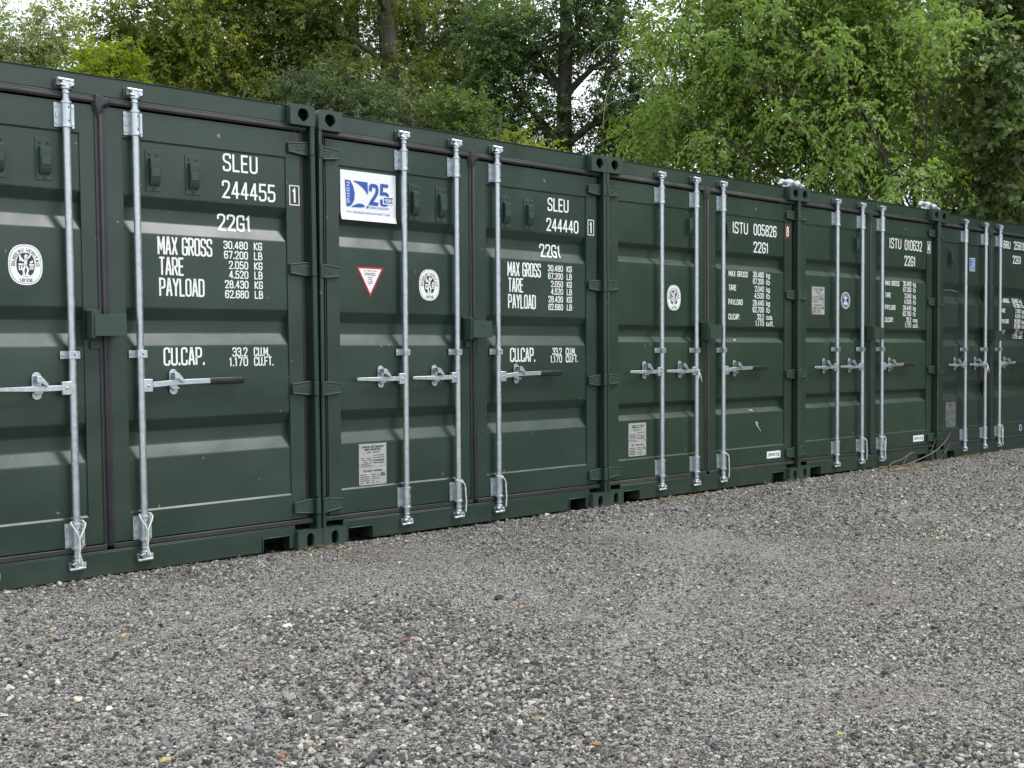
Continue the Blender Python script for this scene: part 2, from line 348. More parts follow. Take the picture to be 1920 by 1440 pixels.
def locking_bar(root, x, handle, paintm, off):
    yb, r = .020, .0185
    mb = MB(); mb.cyl((x, yb, .135), (x, yb, 2.445), r, 18); mb.cyl((x, yb, 2.44), (x, yb, 2.50), .0155, 14); mb.cyl((x, yb, .10), (x, yb, .14), .0155, 14)
    bar = mb.build('locking_bar', GALV, root, 60, off)
    for z0, z1 in ((2.303, 2.425), (.183, .308)):       # heavy guide brackets
        mb = MB(); zc = (z0 + z1) / 2
        mb.box(x - .050, x + .050, YD - .007, YD - .0006, z0, z1)
        mb.box(x - .024, x + .024, yb, YD - .006, z0 + .006, z1 - .006)
        mb.tube([(x, yb, z0 - .004), (x, yb, z0 + .008), (x, yb, z0 + .009), (x, yb, z1 - .009), (x, yb, z1 - .008), (x, yb, z1 + .004)], [.028, .028, .0245, .0245, .028, .028], 18)
        for sx in (-1, 1):
            for zz in (z0 + .018, z1 - .018): bolt(mb, x + sx * .039, YD - .007, zz)
        mb.box(x - .043, x - .030, YD - .013, YD - .007, zc - .012, zc + .012)
        for zz in (z0 + .028, z1 - .028): mb.cyl((x + .006, yb - .0238, zz), (x + .006, yb - .0252, zz), .0045, 8, 1)
        mb.build('guide_bracket', [GALV, HOLE], bar, 40, off, .0012)
    mb = MB()                                           # middle strap
    mb.box(x - .050, x + .050, YD - .006, YD - .0006, 1.142, 1.182); mb.box(x - .022, x + .022, yb - .0215, YD - .006, 1.143, 1.181)
    for sx in (-1, 1): bolt(mb, x + sx * .038, YD - .006, 1.162)
    mb.cyl((x + .005, yb - .0212, 1.162), (x + .005, yb - .0228, 1.162), .0045, 8, 1)
    mb.build('bar_strap', [GALV, HOLE], bar, 40, off, .0015)
    for zc, up in ((2.522, 1), (.092, -1)):             # cams at both ends and the keepers they turn into
        mb = MB()
        mb.tube([(x, yb, zc - up*.055), (x, yb, zc - up*.048), (x, yb, zc - up*.047), (x, yb, zc - up*.034), (x, yb, zc - up*.033), (x, yb, zc - up*.020)], [.021, .021, .0165, .0165, .024, .024], 14)
        mb.prism([(x - .022, zc - up*.022), (x + .026, zc - up*.022), (x + .030, zc + up*.012), (x - .016, zc + up*.018)], yb - .016, yb + .022)
        mb.tube([(x - .040, yb - .006, zc + up*.014), (x + .036, yb - .012, zc + up*.010)], .0095, 8)
        mb.cyl((x + .026, yb - .020, zc - up*.006), (x + .026, yb + .016, zc - up*.006), .012, 10)
        mb.tube([(x - .030, yb - .014, zc - up*.012), (x - .006, yb - .020, zc - up*.018)], .007, 7)
        mb.build('cam', GALV, bar, 40, off, .0015)
        mb = MB(); yk = YD - .0006
        mb.box(x - .045, x + .045, yk - .010, yk, zc - .026, zc + .026)
        mb.box(x - .045, x - .027, yk - .040, yk - .010, zc - .020, zc + .022); mb.box(x + .032, x + .045, yk - .038, yk - .010, zc - .016, zc + .018)
        mb.build('cam_keeper', STEEL, bar, 40, off, .003)
    d = handle                                          # +1 handle runs right, -1 left
    mb = MB(); mb.box(min(x + d*.006, x + d*.058), max(x + d*.006, x + d*.058), yb - .016, yb + .012, .962, 1.030); bolt(mb, x + d*.034, yb - .016, .996, .009)
    mb.build('handle_hub', GALV, bar, 40, off, .004)
    zr = .994 + .018
    mb = MB()
    if d > 0: mb.prism([(x+.05, .984), (x+.05, 1.014), (x+.20, 1.022), (x+.385, 1.026), (x+.385, .998), (x+.20, .994)], yb - .012, yb - .001)
    else: mb.prism([(x-.05, .984), (x-.05, 1.012), (x-.17, 1.010), (x-.365, 1.008), (x-.368, .990), (x-.17, .982)], yb - .012, yb - .001)
    mb.build('handle', GALV, bar, 40, off, .002)
    if d > 0:
        mb = MB(); x0, x1 = x + .383, x + .586; n = 12
        prof = []
        for k in range(n):
            t = 2*math.pi*k/n; prof.append((.0095*math.copysign(abs(math.cos(t))**.6, math.cos(t)), .019*math.copysign(abs(math.sin(t))**.6, math.sin(t))))
        vs_, fs = [], []
        st = [(x0, 1.0), (x0+.004, 1.05), (x1-.012, 1.05), (x1-.003, .85), (x1, .5)]
        for i, (xx, s) in enumerate(st): vs_ += [(xx, yb - .0065 + a*s, 1.010 + (xx-x0)*.005 + b*s) for a, b in prof]
        fs = [(i*n+j, i*n+(j+1) % n, (i+1)*n+(j+1) % n, (i+1)*n+j) for i in range(len(st)-1) for j in range(n)] + [tuple(range(n)), tuple(range((len(st)-1)*n, len(st)*n))]
        mb.add(vs_, fs); mb.build('handle_grip', BLACK, bar, 60, off)
    xc = x + d * .190 if d > 0 else x - .166            # catch that holds the handle
    mb = MB(); ol = []
    for k in range(20):
        t = 2*math.pi*k/20; c, s = math.cos(t), math.sin(t); ol.append((xc + .0235*c, 1.010 + .045*(1 if s > 0 else -1)*(abs(s) > .02) + .0235*s))
    mb.prism(ol, YD - .004, YD - .0006); bolt(mb, xc, YD - .004, 1.055); bolt(mb, xc, YD - .004, .965)
    mb.box(xc - .022, xc + .022, yb + .004, YD - .004, .972, .982)
    mb.box(xc - .016, xc + .016, yb - .001, YD - .004, 1.036, 1.046)
    mb.prism([(xc - .016, 1.062), (xc + .008, 1.058), (xc + .040, 1.020), (xc + .036, 1.004), (xc + .006, 1.026), (xc - .016, 1.030)], yb - .026, yb - .017)
    mb.box(xc - .014, xc + .006, yb - .018, YD - .004, 1.046, 1.060)
    mb.build('handle_catch', GALV, bar, 40, off, .0012)
    return bar
def vent(parent, x0, x1, z0, z1, pm, off):
    mb = MB(); mb.box(x0, x1, YP - .005, YP - .0006, z0, z1); w = x1 - x0
    a, b = x0 + w*.20, x1 - w*.14; zt, zb, zl = z1 - .048, z0 + .062, z0 + .030
    mb.prism_x([(YP - .005, zt + .006), (YP - .034, zt - .004), (YP - .034, zb), (YP - .016, zl), (YP - .005, zl)], a, b)
    mb.box(a + w*.06, b - w*.06, YP - .0365, YP - .034, zb + .012, zt - .05)
    for sx in (.22, .72): bolt(mb, x0 + w*sx + .004, YP - .005, z1 - .022, .0085)
    bolt(mb, (a+b)/2, YP - .005, z0 + .015, .008)
    mb.build('vent_cover', PC[pm], parent, 40, off, .003)
def hinge(parent, side, zc, hh, pm, off):
    s = 1 if side == 'r' else -1
    def X(x): return x if s > 0 else W - x
    mb = MB(); xa, xb, xc = 2.278, 2.372, 2.412; y0, y1 = .026, .050
    pts = [(xa, zc - hh*.36), (xa, zc + hh*.36), (xb, zc + hh*.5), (xc, zc + hh*.5), (xc, zc - hh*.5), (xb, zc - hh*.5)]
    mb.prism([(X(a), b) for a, b in pts], y0 + .010, y1)
    for q in (((xa, zc + hh*.30), (xb, zc + hh*.44), (xc, zc + hh*.44)), ((xa, zc - hh*.30), (xb, zc - hh*.44), (xc, zc - hh*.44))):   # raised rims
        mb.tube([(X(a), y0 + .011, b) for a, b in q], .0058, 6)
    mb.tube([(X(xa + .004), y0 + .012, zc - hh*.30), (X(xa + .004), y0 + .012, zc + hh*.30)], .005, 6)
    for dx, dz in ((.060, .008), (.075, -.010), (.098, .010), (.108, -.008)):
        mb.tube([(X(xa + dx - .010), y0 + .0095, zc + dz), (X(xa + dx + .008), y0 + .0095, zc + dz + .004)], .0035, 5)
    mb.cyl((X(2.4195), .012, zc - hh*.5), (X(2.4195), .012, zc + hh*.5), .0160, 14)
    mb.build('hinge', PC[pm], parent, 45, off, .002)
def bv_emblem(parent, cx, cz, off):
    mb = MB(); y = YP - .0012
    def ell(a, b, e=.82, n=40): return [(cx + a*math.copysign(abs(math.cos(t))**e, math.cos(t)), cz + b*math.copysign(abs(math.sin(t))**e, math.sin(t))) for t in [2*math.pi*k/n for k in range(n)]]
    mb.sheet(ell(.081, .100), y, 0); mb.sheet(ell(.0745, .0935), y - .0003, 1); mb.sheet(ell(.0725, .0915), y - .0006, 0); mb.sheet(ell(.043, .0585), y - .0009, 1)
    def arc(a, b, rx, rz, lf): 
        # a runs along the arc (metres), b is the height above the base line
        t = math.pi/2 - a / ((rx + rz) / 2); k = b
        return (cx + (rx + k)*math.cos(t), y - .0012 - lf, cz + (rz + k)*math.sin(t))
    L_ = .190; text(mb, 'BUREAU VERITAS', -L_/2, 0, L_, .017, .0027, None, 1, .5, lambda a, b, lf: arc(a, b, .049, .0645, lf))
    text(mb, '1828', cx - .030, cz - .084, .060, .016, .0028, lambda a, b: y - .0004, 1, .6)
    S = lambda pts, w=.007: ribbon(mb, [(cx + a*.043, cz + b*.058) for a, b in pts], False, w, lambda a, b: (a, y - .0016, b), 0)
    S([(.05,.55),(.0,.10),(-.05,-.1)], .013); S([(.0,.0),(-.25,-.45),(-.2,-.8)], .009); S([(.02,-.05),(.28,-.40),(.12,-.78)], .009)
    S([(.02,.45),(-.30,.30),(-.42,.55)], .007); S([(.05,.45),(.38,.62),(.55,.86)], .007); S([(.02,.66),(.10,.80)], .013)
    S([(-.72,.02),(-.28,.02)], .008); S([(-.68,-.12),(-.68,-.42),(-.42,-.42),(-.42,-.12)], .006); S([(-.55,.35),(-.60,.75)], .009)
    S([(.45,.0),(.85,.0)], .008); S([(.48,-.18),(.82,-.18)], .006); S([(.48,-.34),(.82,-.34)], .006); S([(.55,.18),(.78,.30)], .009); S([(-.35,-.90),(.35,-.90)], .008)
    mb.build('round_emblem', [WHITE, DARKP], parent, 0, off, recalc=False)
def plate(parent, x0, x1, z0, z1, off, mat, rich, seed):
    r = random.Random(seed); mb = MB(); y = YP - .003; w = x1 - x0; h = z1 - z0
    mb.box(x0, x1, y, YP - .0006, z0, z1); yf = lambda a, b: y - .0008
    if rich:
        text(mb, 'APPROVED FOR TRANSPORT', x0 + w*.12, z1 - h*.105, w*.78, .012, .0022, lambda a, b: y + .0004, 1)
        text(mb, 'UNDER CUSTOMS SEAL', x0 + w*.2, z1 - h*.165, w*.6, .012, .0022, lambda a, b: y + .0004, 1)
        text(mb, 'CSC SAFETY APPROVAL', x0 + w*.15, z0 + h*.315, w*.7, .012, .0022, lambda a, b: y + .0004, 1)
    else:
        dashes(mb, x0 + w*.15, x1 - w*.12, z1 - h*.10, .008, yf, 1, r); dashes(mb, x0 + w*.2, x1 - w*.2, z1 - h*.15, .008, yf, 1, r); dashes(mb, x0 + w*.15, x1 - w*.15, z0 + h*.32, .009, yf, 1, r)
    dashes(mb, x0 + w*.3, x0 + w*.75, z1 - h*.225, .007, yf, 1, r)
    for k in range(5): dashes(mb, x0 + w*.07, x0 + w*.45, z1 - h*(.36 + .045*k), .005, yf, 1, r, .9)
    for k in range(4): dashes(mb, x0 + w*.54, x0 + w*.92, z1 - h*(.30 + .055*k + (.02 if k > 1 else 0)), .007 if k > 1 else .005, yf, 1, r, .9)
    for k in range(5): dashes(mb, x0 + w*.05, x0 + w*.38, z0 + h*(.045 + .048*k), .006, yf, 1, r, .95); dashes(mb, x0 + w*.45, x0 + w*.72, z0 + h*(.045 + .048*k), .005, yf, 1, r, .8)
    dashes(mb, x0 + w*.78, x0 + w*.95, z0 + h*.20, .012, yf, 1, r); dashes(mb, x0 + w*.78, x0 + w*.95, z0 + h*.26, .006, yf, 1, r)
    for z in (z1 - h*.40, z1 - h*.57): mb.add([(x0 + w*.03, y - .0006, z), (x1 - w*.03, y - .0006, z), (x1 - w*.03, y - .0006, z + .0014), (x0 + w*.03, y - .0006, z + .0014)], [(0, 1, 2, 3)], 1)
    mb.add([(x0 + w*.5, y - .0006, z1 - h*.57), (x0 + w*.508, y - .0006, z1 - h*.57), (x0 + w*.508, y - .0006, z1 - h*.28), (x0 + w*.5, y - .0006, z1 - h*.28)], [(0, 1, 2, 3)], 1)
    for a, b in ((.04, .03), (.96, .03), (.04, .97), (.96, .97), (.5, .97), (.97, .5), (.03, .5)): bolt(mb, x0 + w*a, y, z0 + h*b, .004)
    mb.build('data_plate', [mat, DARKP], parent, 0, off, recalc=False)

GROUP = 'green shipping containers standing in a row'
def container(origin, yaw, roll, kind, pm, rub, label, bars, vents_l, vents_r):
    root = empty('shipping_container', origin, (0, roll, yaw)); tag(root, label, 'shipping container', GROUP)
    off = (-W/2, 0, 0); f = surf(kind)
    # frame
    for nm, top, flip, x0, z0 in (('corner_casting', 1, 0, 0, H-.118), ('corner_casting', 1, 1, W-.162, H-.118), ('corner_casting', 0, 0, 0, 0), ('corner_casting', 0, 1, W-.162, 0)):
        mb = MB(); casting(mb, x0, z0, top, flip); mb.build(nm, PC[pm], root, 40, off, .003)
    for s in (0, 1):
        mb = MB(); a = lambda x: x if not s else W - x
        def bx(xa, xb, *q): mb.box(min(a(xa), a(xb)), max(a(xa), a(xb)), *q)
        bx(.0015, .0235, .004, .075, .116, H-.117); bx(.0015, .034, .0745, .20, .116, H-.117)
        mb.build('corner_post', pm, root, 40, off, .006)
        mb = MB()
        zs = [.118, .200, .310, .900, .996, 1.600, 1.690, 2.305, 2.385, H - .119]
        for k in range(0, len(zs), 2): mb.cyl((a(.0165), .0165, zs[k]), (a(.0165), .0165, zs[k+1]), .0145, 12)
        mb.build('hinge_lug', pm, root, 50, off)
    mb = MB(); mb.box(.1615, W-.1615, YD, .14, 2.487, 2.5865); mb.build('header', pm, root, 40, off, .003)
    mb = MB(); mb.box(.1615, W-.1615, YD - .006, .30, 2.5870, 2.5905); mb.box(.02, W-.02, .18, DEP-.02, 2.560, 2.572)
    mb.build('roof', pm, root, 40, off)
    mb = MB(); p0, p1 = .205, .372
    for q in ([(.1625, .020), (.200, .020), (.200, .100), (p1+.004, .100), (p1+.004, .020), (W-p1-.004, .020), (W-p1-.004, .100), (W-.200, .100), (W-.200, .020), (W-.1625, .020), (W-.1625, .142), (.1625, .142)],): mb.prism(q, .034, .050)
    mb.box(.1625, W-.1625, .0335, .16, .1425, .150)
    for a0 in (.200, W-p1-.004):
        mb.box(a0, a0 + .176, .026, .16, .094, .1005); mb.box(a0 + (.170 if a0 < 1 else 0), a0 + (.176 if a0 < 1 else .006), .026, .16, .020, .094)
    mb.build('door_sill', pm, root, 40, off, .0025)
    mb = MB(); mb.box(.03, W-.03, .30, .34, .018, .14); mb.box(.05, W-.05, .30, DEP-.1, .14, .16)  # floor plus an added back plate that stops light showing through beneath
    mb.build('underframe_light_stop', DARKIN, root, 0, off)
    mb = MB()
    for xs, s in ((.03, 1), (W-.03, -1)):
        ys = np.arange(.2, DEP-.15, .278); pr = []
        for y in ys: pr += [(xs, y), (xs, y+.07), (xs + s*.036, y+.139), (xs + s*.036, y+.209)]
        pr.append((xs, DEP-.1)); n = len(pr)
        mb.add([(x, y, .15) for x, y in pr] + [(x, y, 2.565) for x, y in pr], [(i, i+1, n+i+1, n+i) for i in range(n-1)])
        mb.box(xs-.028 if s > 0 else xs-.03, xs+.03 if s > 0 else xs+.028, .18, DEP-.1, .02, .15)
    mb.build('side_wall', pm, root, 0, off, recalc=False)
    mb = MB(); mb.box(.04, W-.04, DEP-.05, DEP-.02, .15, 2.56); mb.build('end_wall', pm, root, 0, off)
    for x0, z0 in ((0, 0), (W-.162, 0), (0, H-.118), (W-.162, H-.118)):
        mb = MB(); mb.box(x0, x0+.162, DEP-.178, DEP, z0, z0+.118); mb.build('corner_casting', pm, root, 40, off, .004)
    for x0 in (0.002, W-.10):
        mb = MB(); mb.box(x0, x0+.098, DEP-.12, DEP-.003, .118, H-.118); mb.build('corner_post', pm, root, 40, off, .004)
    # doors
    doors = []
    for s in (0, 1):
        x0, x1, px0, px1 = ((.077, 1.180, .166, 1.096) if s == 0 else (1.222, 2.362, 1.316, 2.269))
        mb = MB()
        mb.box(x0, px0, YD, .104, .185, 2.436); mb.box(px1, x1, YD, .104, .185, 2.436)
        mb.box(px0, px1, YD, .104, 2.29, 2.436); mb.box(px0, px1, YD, .104, .185, .327)
        pr = profile(kind); n = len(pr)
        mb.add([(px0, y, z) for y, z in pr] + [(px1, y, z) for y, z in pr], [(i, i+1, n+i+1, n+i) for i in range(n-1)])
        d = mb.build('door', pm, root, 28, off, recalc=True); doors.append(d)
        side = 'lr'[s]
        for zc, hh in ((2.345, .078), (1.645, .082), (.948, .084), (.252, .088)): hinge(d, side, zc, hh, pm, off)
        mb = MB()
        for (ya, yb_, za, zb_) in ((.043, .054, 2.446, 2.484), (.036, .043, 2.452, 2.470)): mb.box(x0 - .04 if s == 0 else x0 - .004, x1 + .004 if s == 0 else x1 + .040, ya, yb_, za, zb_)
        mb.box(x0 - .04 if s == 0 else x0 - .004, x1 + .004 if s == 0 else x1 + .040, .040, .054, .152, .180)
        xa, xb = ((.028, .075) if s == 0 else (2.364, 2.410))
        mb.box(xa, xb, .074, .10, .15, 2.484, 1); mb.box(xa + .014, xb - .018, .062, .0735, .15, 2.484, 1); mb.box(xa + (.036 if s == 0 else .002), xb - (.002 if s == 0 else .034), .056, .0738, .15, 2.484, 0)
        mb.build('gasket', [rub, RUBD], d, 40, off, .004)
    mb = MB()                                            # centre seal with its moulded cap
    mb.box(1.1805, 1.2215, .046, .10, .165, 2.44); mb.box(1.172, 1.228, .0475, .0545, .165, 2.44); mb.tube([(1.200, .044, .17), (1.200, .044, 2.43)], .013, 8)
    mb.add([(1.160,.050,2.490),(1.262,.050,2.478),(1.258,.050,2.440),(1.222,.050,2.425),(1.216,.050,2.36),(1.182,.050,2.36),(1.172,.050,2.40),(1.158,.050,2.44)] +
           [(1.178,.022,2.488),(1.245,.030,2.470),(1.244,.030,2.452),(1.206,.026,2.432),(1.204,.034,2.38),(1.188,.034,2.38),(1.180,.026,2.42),(1.174,.024,2.44)],
           [tuple(range(8, 16))] + [(i, (i+1) % 8, 8+(i+1) % 8, 8+i) for i in range(8)])
    mb.build('centre_seal', rub, doors[1], 50, off, .004)
    mb = MB()                                            # lock box
    mb.box(1.112, 1.274, -.058, .020, 1.256, 1.366); mb.box(1.100, 1.118, -.050, .052, 1.246, 1.384); mb.box(1.100, 1.175, .030, .054, 1.240, 1.392)
    mb.box(1.122, 1.172, .036, .054, 1.192, 1.232)
    mb.tube([(1.274, -.02, 1.300), (1.290, -.02, 1.294), (1.300, -.02, 1.304), (1.300, -.02, 1.322)], .0025, 6)
    mb.build('lock_box', PC[pm], doors[1], 40, off, .004)
    for k, (x, hd) in enumerate(bars): locking_bar(root, x, hd, pm, off)
    for q in vents_l: vent(doors[0], *q, pm, off)
    for q in vents_r: vent(doors[1], *q, pm, off)
    return root, doors, f, off
def letters(door, f, off, items, mat=WHITE):
    for s, x0, x1, z0, h, w in items:
        mb = MB(); text(mb, s, x0, z0, x1 - x0, h, w, f); mb.build('lettering', mat, door, 0, off, recalc=False)
def check_box(door, f, off, ch, x0, x1, z0, z1, border=WHITE, wc=.40):
    mb = MB(); w = .0055
    q = [(x0+w/2, z0+w/2), (x1-w/2, z0+w/2), (x1-w/2, z1-w/2), (x0+w/2, z1-w/2)]
    ribbon(mb, q, True, w, lambda a, b: (a, YD - .0012, b), 1)
    cw = (x1-x0)*wc; text(mb, ch, (x0+x1)/2 - cw/2, z0 + .014, cw, z1-z0-.028, .0115, lambda a, b: YD)
    mb.build('lettering', [WHITE, border], door, 0, off, recalc=False)
def leu(door, f, off, num, dx, dz, s1, s2, s3):
    items = [('SLEU', *s1, .0115), (num, *s2, .0115), ('22G1', *s3, .0115)]
    X = lambda a: a + dx
    items += [('MAX GROSS', X(1.496), X(1.808), 1.692+dz, .099, .0105), ('TARE', X(1.502), X(1.641), 1.582+dz, .099, .0105), ('PAYLOAD', X(1.500), X(1.758), 1.470+dz, .099, .0105)]
    for t, a, z, u in (('30.480', 1.875, 1.741, 'KG'), ('67.200', 1.877, 1.686, 'LB'), ('2.050', 1.905, 1.630, 'KG'), ('4.520', 1.905, 1.577, 'LB'), ('28.430', 1.879, 1.522, 'KG'), ('62.680', 1.879, 1.467, 'LB')):
        items.append((t, X(a), X(2.023), z+dz, .0455, .0066)); items.append((u, X(2.060), X(2.112), z+dz, .0455, .0066))
    items += [('CU.CAP.', X(1.515), X(1.750), 1.097+dz*.6, .099, .0105), ('33.2', X(1.916), X(2.008), 1.140+dz*.3, .052, .0068), ('1.170', X(1.896), X(2.010), 1.086+dz*.3, .052, .0068),
              ('CU.M.', X(2.047), X(2.146), 1.140+dz*.3, .052, .0068), ('CU.FT.', X(2.047), X(2.170), 1.086+dz*.3, .052, .0068)]
    letters(door, f, off, items)
def istu(door, f, off, owner, num, so, sn, sg, dx, dz, tare, tare2, pay, pay2, cap='1.170', sx=1.0):
    items = [(owner, *so, .0115), (num, *sn, .0115), ('22G1', *sg, .0115)]
    X = lambda a: a + dx; w = .0066
    for t, a, b, z in (('MAX GROSS', 1.497, 1.757, 1.777), ('TARE', 1.497, 1.600, 1.660), ('PAYLOAD', 1.494, 1.685, 1.541), ('CU.CAP.', 1.494, 1.648, 1.418)): items.append((t, X(a), X(b), z+dz, .048, w))
    for t, a, z, u in (('30.480', 1.827, 1.782, 'kg'), ('67.200', 1.827, 1.724, 'lb'), (tare, 1.853, 1.661, 'kg'), (tare2, 1.847, 1.603, 'lb'), (pay, 1.824, 1.541, 'kg'), (pay2, 1.824, 1.483, 'lb'), ('33.2', 1.886, 1.423, 'cu.m.'), (cap, 1.862, 1.368, 'cu.ft.')):
        items.append((t, X(a), X(1.980), z+dz, .049, w)); e = 2.066 if len(u) == 2 else (2.106 if u == 'cu.m.' else 2.116)
        items.append((u, X(2.014), X(e), z+dz, .046, w))
    letters(door, f, off, items)

# ---- container with number 244455 (cut by the left edge of the photograph)
VR = [(1.440, 1.522, 2.026, 2.243), (1.660, 1.743, 2.025, 2.239)]
oA = (-1.2315, -.0240, -.0018)
cA, dA, fA, off = container(oA, .00026, -.00705, 'wide', P1, RUB, 'dark green container numbered 244455, cut off by the left edge of the view', [(.612, -1), (1.0225, -1), (1.3735, 1)],
    [(.660, .742, 2.030, 2.240), (.881, .962, 2.034, 2.243)], VR)
leu(dA[1], fA, off, '244455', 0, 0, (1.881, 2.094, 2.172, .100), (1.873, 2.203, 2.022, .100), (1.857, 2.061, 1.844, .095))
check_box(dA[1], fA, off, '1', 2.289, 2.355, 2.014, 2.130)
bv_emblem(dA[0], .822, 1.610, off)
# ---- container with the white banner, number 244440
oB = (1.2190, 0, 0)
cB, dB, fB, off = container(oB, .00570, .00107, 'wide', P1, RUB, 'dark green container numbered 244440 with the white anniversary banner on its left door', [(.6235, -1), (1.0405, -1), (1.391, 1)],
    [(.688, .766, 2.003, 2.227), (.903, .983, 2.008, 2.228)], [(1.453, 1.537, 2.010, 2.224), (1.667, 1.752, 2.010, 2.225)])
leu(dB[1], fB, off, '244440', .017, -.011, (1.892, 2.099, 2.156, .095), (1.880, 2.198, 2.014, .093), (1.842, 2.044, 1.830, .094))
check_box(dB[1], fB, off, '1', 2.286, 2.351, 2.010, 2.124)
bv_emblem(dB[0], .845, 1.594, off)
plate(dB[0], .295, .498, .343, .598, off, PLATE, True, 3)
def banner(parent):
    mb = MB(); x0, x1 = .181, .585; yb = YP - .0035
    rows = [(2.266, yb), (2.20, yb - .0008), (2.10, yb - .0012), (2.02, yb - .001), (1.999, yb - .003), (1.966, yb - .012)]
    n = 9
    vs_ = [(x0 + (x1-x0)*i/(n-1), y + .0008*math.sin(i*1.3 + k), z) for k, (z, y) in enumerate(rows) for i in range(n)]
    mb.add(vs_, [(k*n+i, k*n+i+1, (k+1)*n+i+1, (k+1)*n+i) for k in range(len(rows)-1) for i in range(n-1)])
    y = yb - .0036; Z = lambda px, py: (.213 + (px-210)*.001246, 2.208 - (py-490-(px-210)*.115)*.00103)
    mb.sheet([Z(*p) for p in [(210,490),(240,496),(256,530),(265,570),(262,610),(250,635),(236,648),(217,645)]], y, 1)
    mb.sheet([Z(*p) for p in [(252,496),(340,508),(342,582),(330,562),(312,540),(290,520),(270,507)]], y, 1)
    mb.sheet([Z(*p) for p in [(243,652),(262,640),(285,632),(305,634),(318,642),(325,652),(300,655)]], y, 1)
    mb.sheet([Z(*p) for p in [(329,660),(345,640),(345,661)]], y, 1)
    for k, c in enumerate('2025'): text(mb, c, .2220, 2.170 - k*.0335, .021, .025, .0036, lambda a, b: y + .0005, 0)
    fy = lambda a, b: y + .0010
    text(mb, '2', .386, 2.068, .070, .132, .021, fy, 1); text(mb, '5', .466, 2.068, .068, .138, .020, fy, 1)
    mb.sheet([(.494, 2.086), (.562, 2.090), (.555, 2.107), (.562, 2.125), (.494, 2.122)], y - .0010, 1)
    mb.sheet([(.486, 2.081), (.566, 2.081), (.566, 2.130), (.486, 2.127)], y - .0008, 0)
    text(mb, 'YEAR', .500, 2.094, .050, .022, .0038, lambda a, b: y - .0005, 0)
    text(mb, 'ANNIVERSARY', .388, 2.046, .148, .0145, .0019, fy, 1, .7)
    text(mb, 'WWW.SPINNAKEREQUIPMENT.COM', .219, 2.009, .320, .0135, .0018, fy, 1, .6)
    mb.build('banner', [VINYL, BLUE], parent, 0, off, recalc=False)
banner(dB[0])
def triangle(parent):
    mb = MB(); y = YP - .0012; c = (.391, 1.626)
    T = [(.293, 1.686), (.489, 1.686), (.391, 1.507)]; s = lambda k, pts: [(c[0] + (a-c[0])*k, c[1] + (b-c[1])*k) for a, b in pts]
    mb.sheet(T, y, 1); mb.sheet(s(.84, T), y - .0004, 0); r = random.Random(5); yf = lambda a, b: y - .0008
    text(mb, 'ATTENTION', .345, 1.659, .092, .0085, .0017, lambda a, b: y + .0004, 2, .7)
    for x0, x1, z in ((.352, .428, 1.646), (.350, .430, 1.636), (.372, .410, 1.620), (.378, .404, 1.608), (.370, .412, 1.597), (.374, .407, 1.586), (.382, .398, 1.574)): dashes(mb, x0, x1, z, .0055, yf, 2, r, .95)
    mb.build('warning_triangle', [WHITE, RED, DARKP], parent, 0, off, recalc=False)
triangle(dB[0])
# ---- container with number 005826
oC = (3.6658, .0110, .0017)
cC, dC, fC, off = container(oC, -.00316, .00158, 'narrow', P2, RUB2, 'dark green container numbered 005826 with paint scuffs on its right door', [(.6185, -1), (1.0335, -1), (1.3745, 1)],
    [(.945, 1.028, 2.053, 2.263)], [(1.428, 1.494, 2.048, 2.262)])
istu(dC[1], fC, off, 'ISTU', '005826', (1.552, 1.757, 2.138, .097), (1.835, 2.160, 2.140, .098), (1.835, 2.043, 1.993, .093), 0, 0, '2.040', '4.500', '28.440', '62.700')
check_box(dC[1], fC, off, '8', 2.280, 2.346, 2.144, 2.261, REDP, .5)
bv_emblem(dC[0], .808, 1.578, off); plate(dC[0], .281, .478, .352, .606, off, PLATE, False, 8)
def maker(parent, x0, x1, z0, z1):
    mb = MB(); y = YD - .0014; mb.sheet([(x0, z0), (x1, z0), (x1, z1), (x0, z1)], y, 0); w = x1-x0; h = z1-z0
    text(mb, 'CIMC', x0 + w*.08, z0 + h*.3, w*.50, h*.42, .0052, lambda a, b: y + .0004, 1, .35)
    S = lambda pts: ribbon(mb, [(x0 + w*a, z0 + h*b) for a, b in pts], False, .0030, lambda a, b: (a, y - .0005, b), 1)
    S([(.63,.42),(.63,.62),(.74,.62),(.74,.42),(.63,.42)]); S([(.685,.24),(.685,.80)])
    S([(.80,.30),(.92,.30)]); S([(.86,.20),(.86,.78)]); S([(.80,.40),(.92,.40)]); S([(.81,.52),(.92,.52)]); S([(.81,.64),(.92,.64)]); S([(.82,.80),(.80,.45)]); S([(.85,.30),(.79,.18)]); S([(.87,.30),(.93,.18)])
    mb.build('maker_sticker', [WHITE, NAVY], parent, 0, off, recalc=False)
maker(dC[1], 2.015, 2.211, .221, .282)
def scuffs(parent):
    mb = MB(); y = lambda a, b: fC(a, b) - .0015
    for q, w in (([(1.872, .546), (1.884, .525), (1.893, .510)], .016), ([(1.893, .512), (1.915, .488), (1.936, .466)], .006), ([(1.880, .535), (1.900, .536)], .008), ([(1.590, 1.247), (1.612, 1.250)], .010), ([(1.815, .652), (1.840, .645)], .009), ([(1.79, .655), (1.80, .650)], .006)):
        ribbon(mb, q, False, w, lambda a, b: (a, y(a, b), b), 0, .006)
    mb.build('paint_scuff', CHALK, parent, 0, off, recalc=False)
scuffs(dC[1])
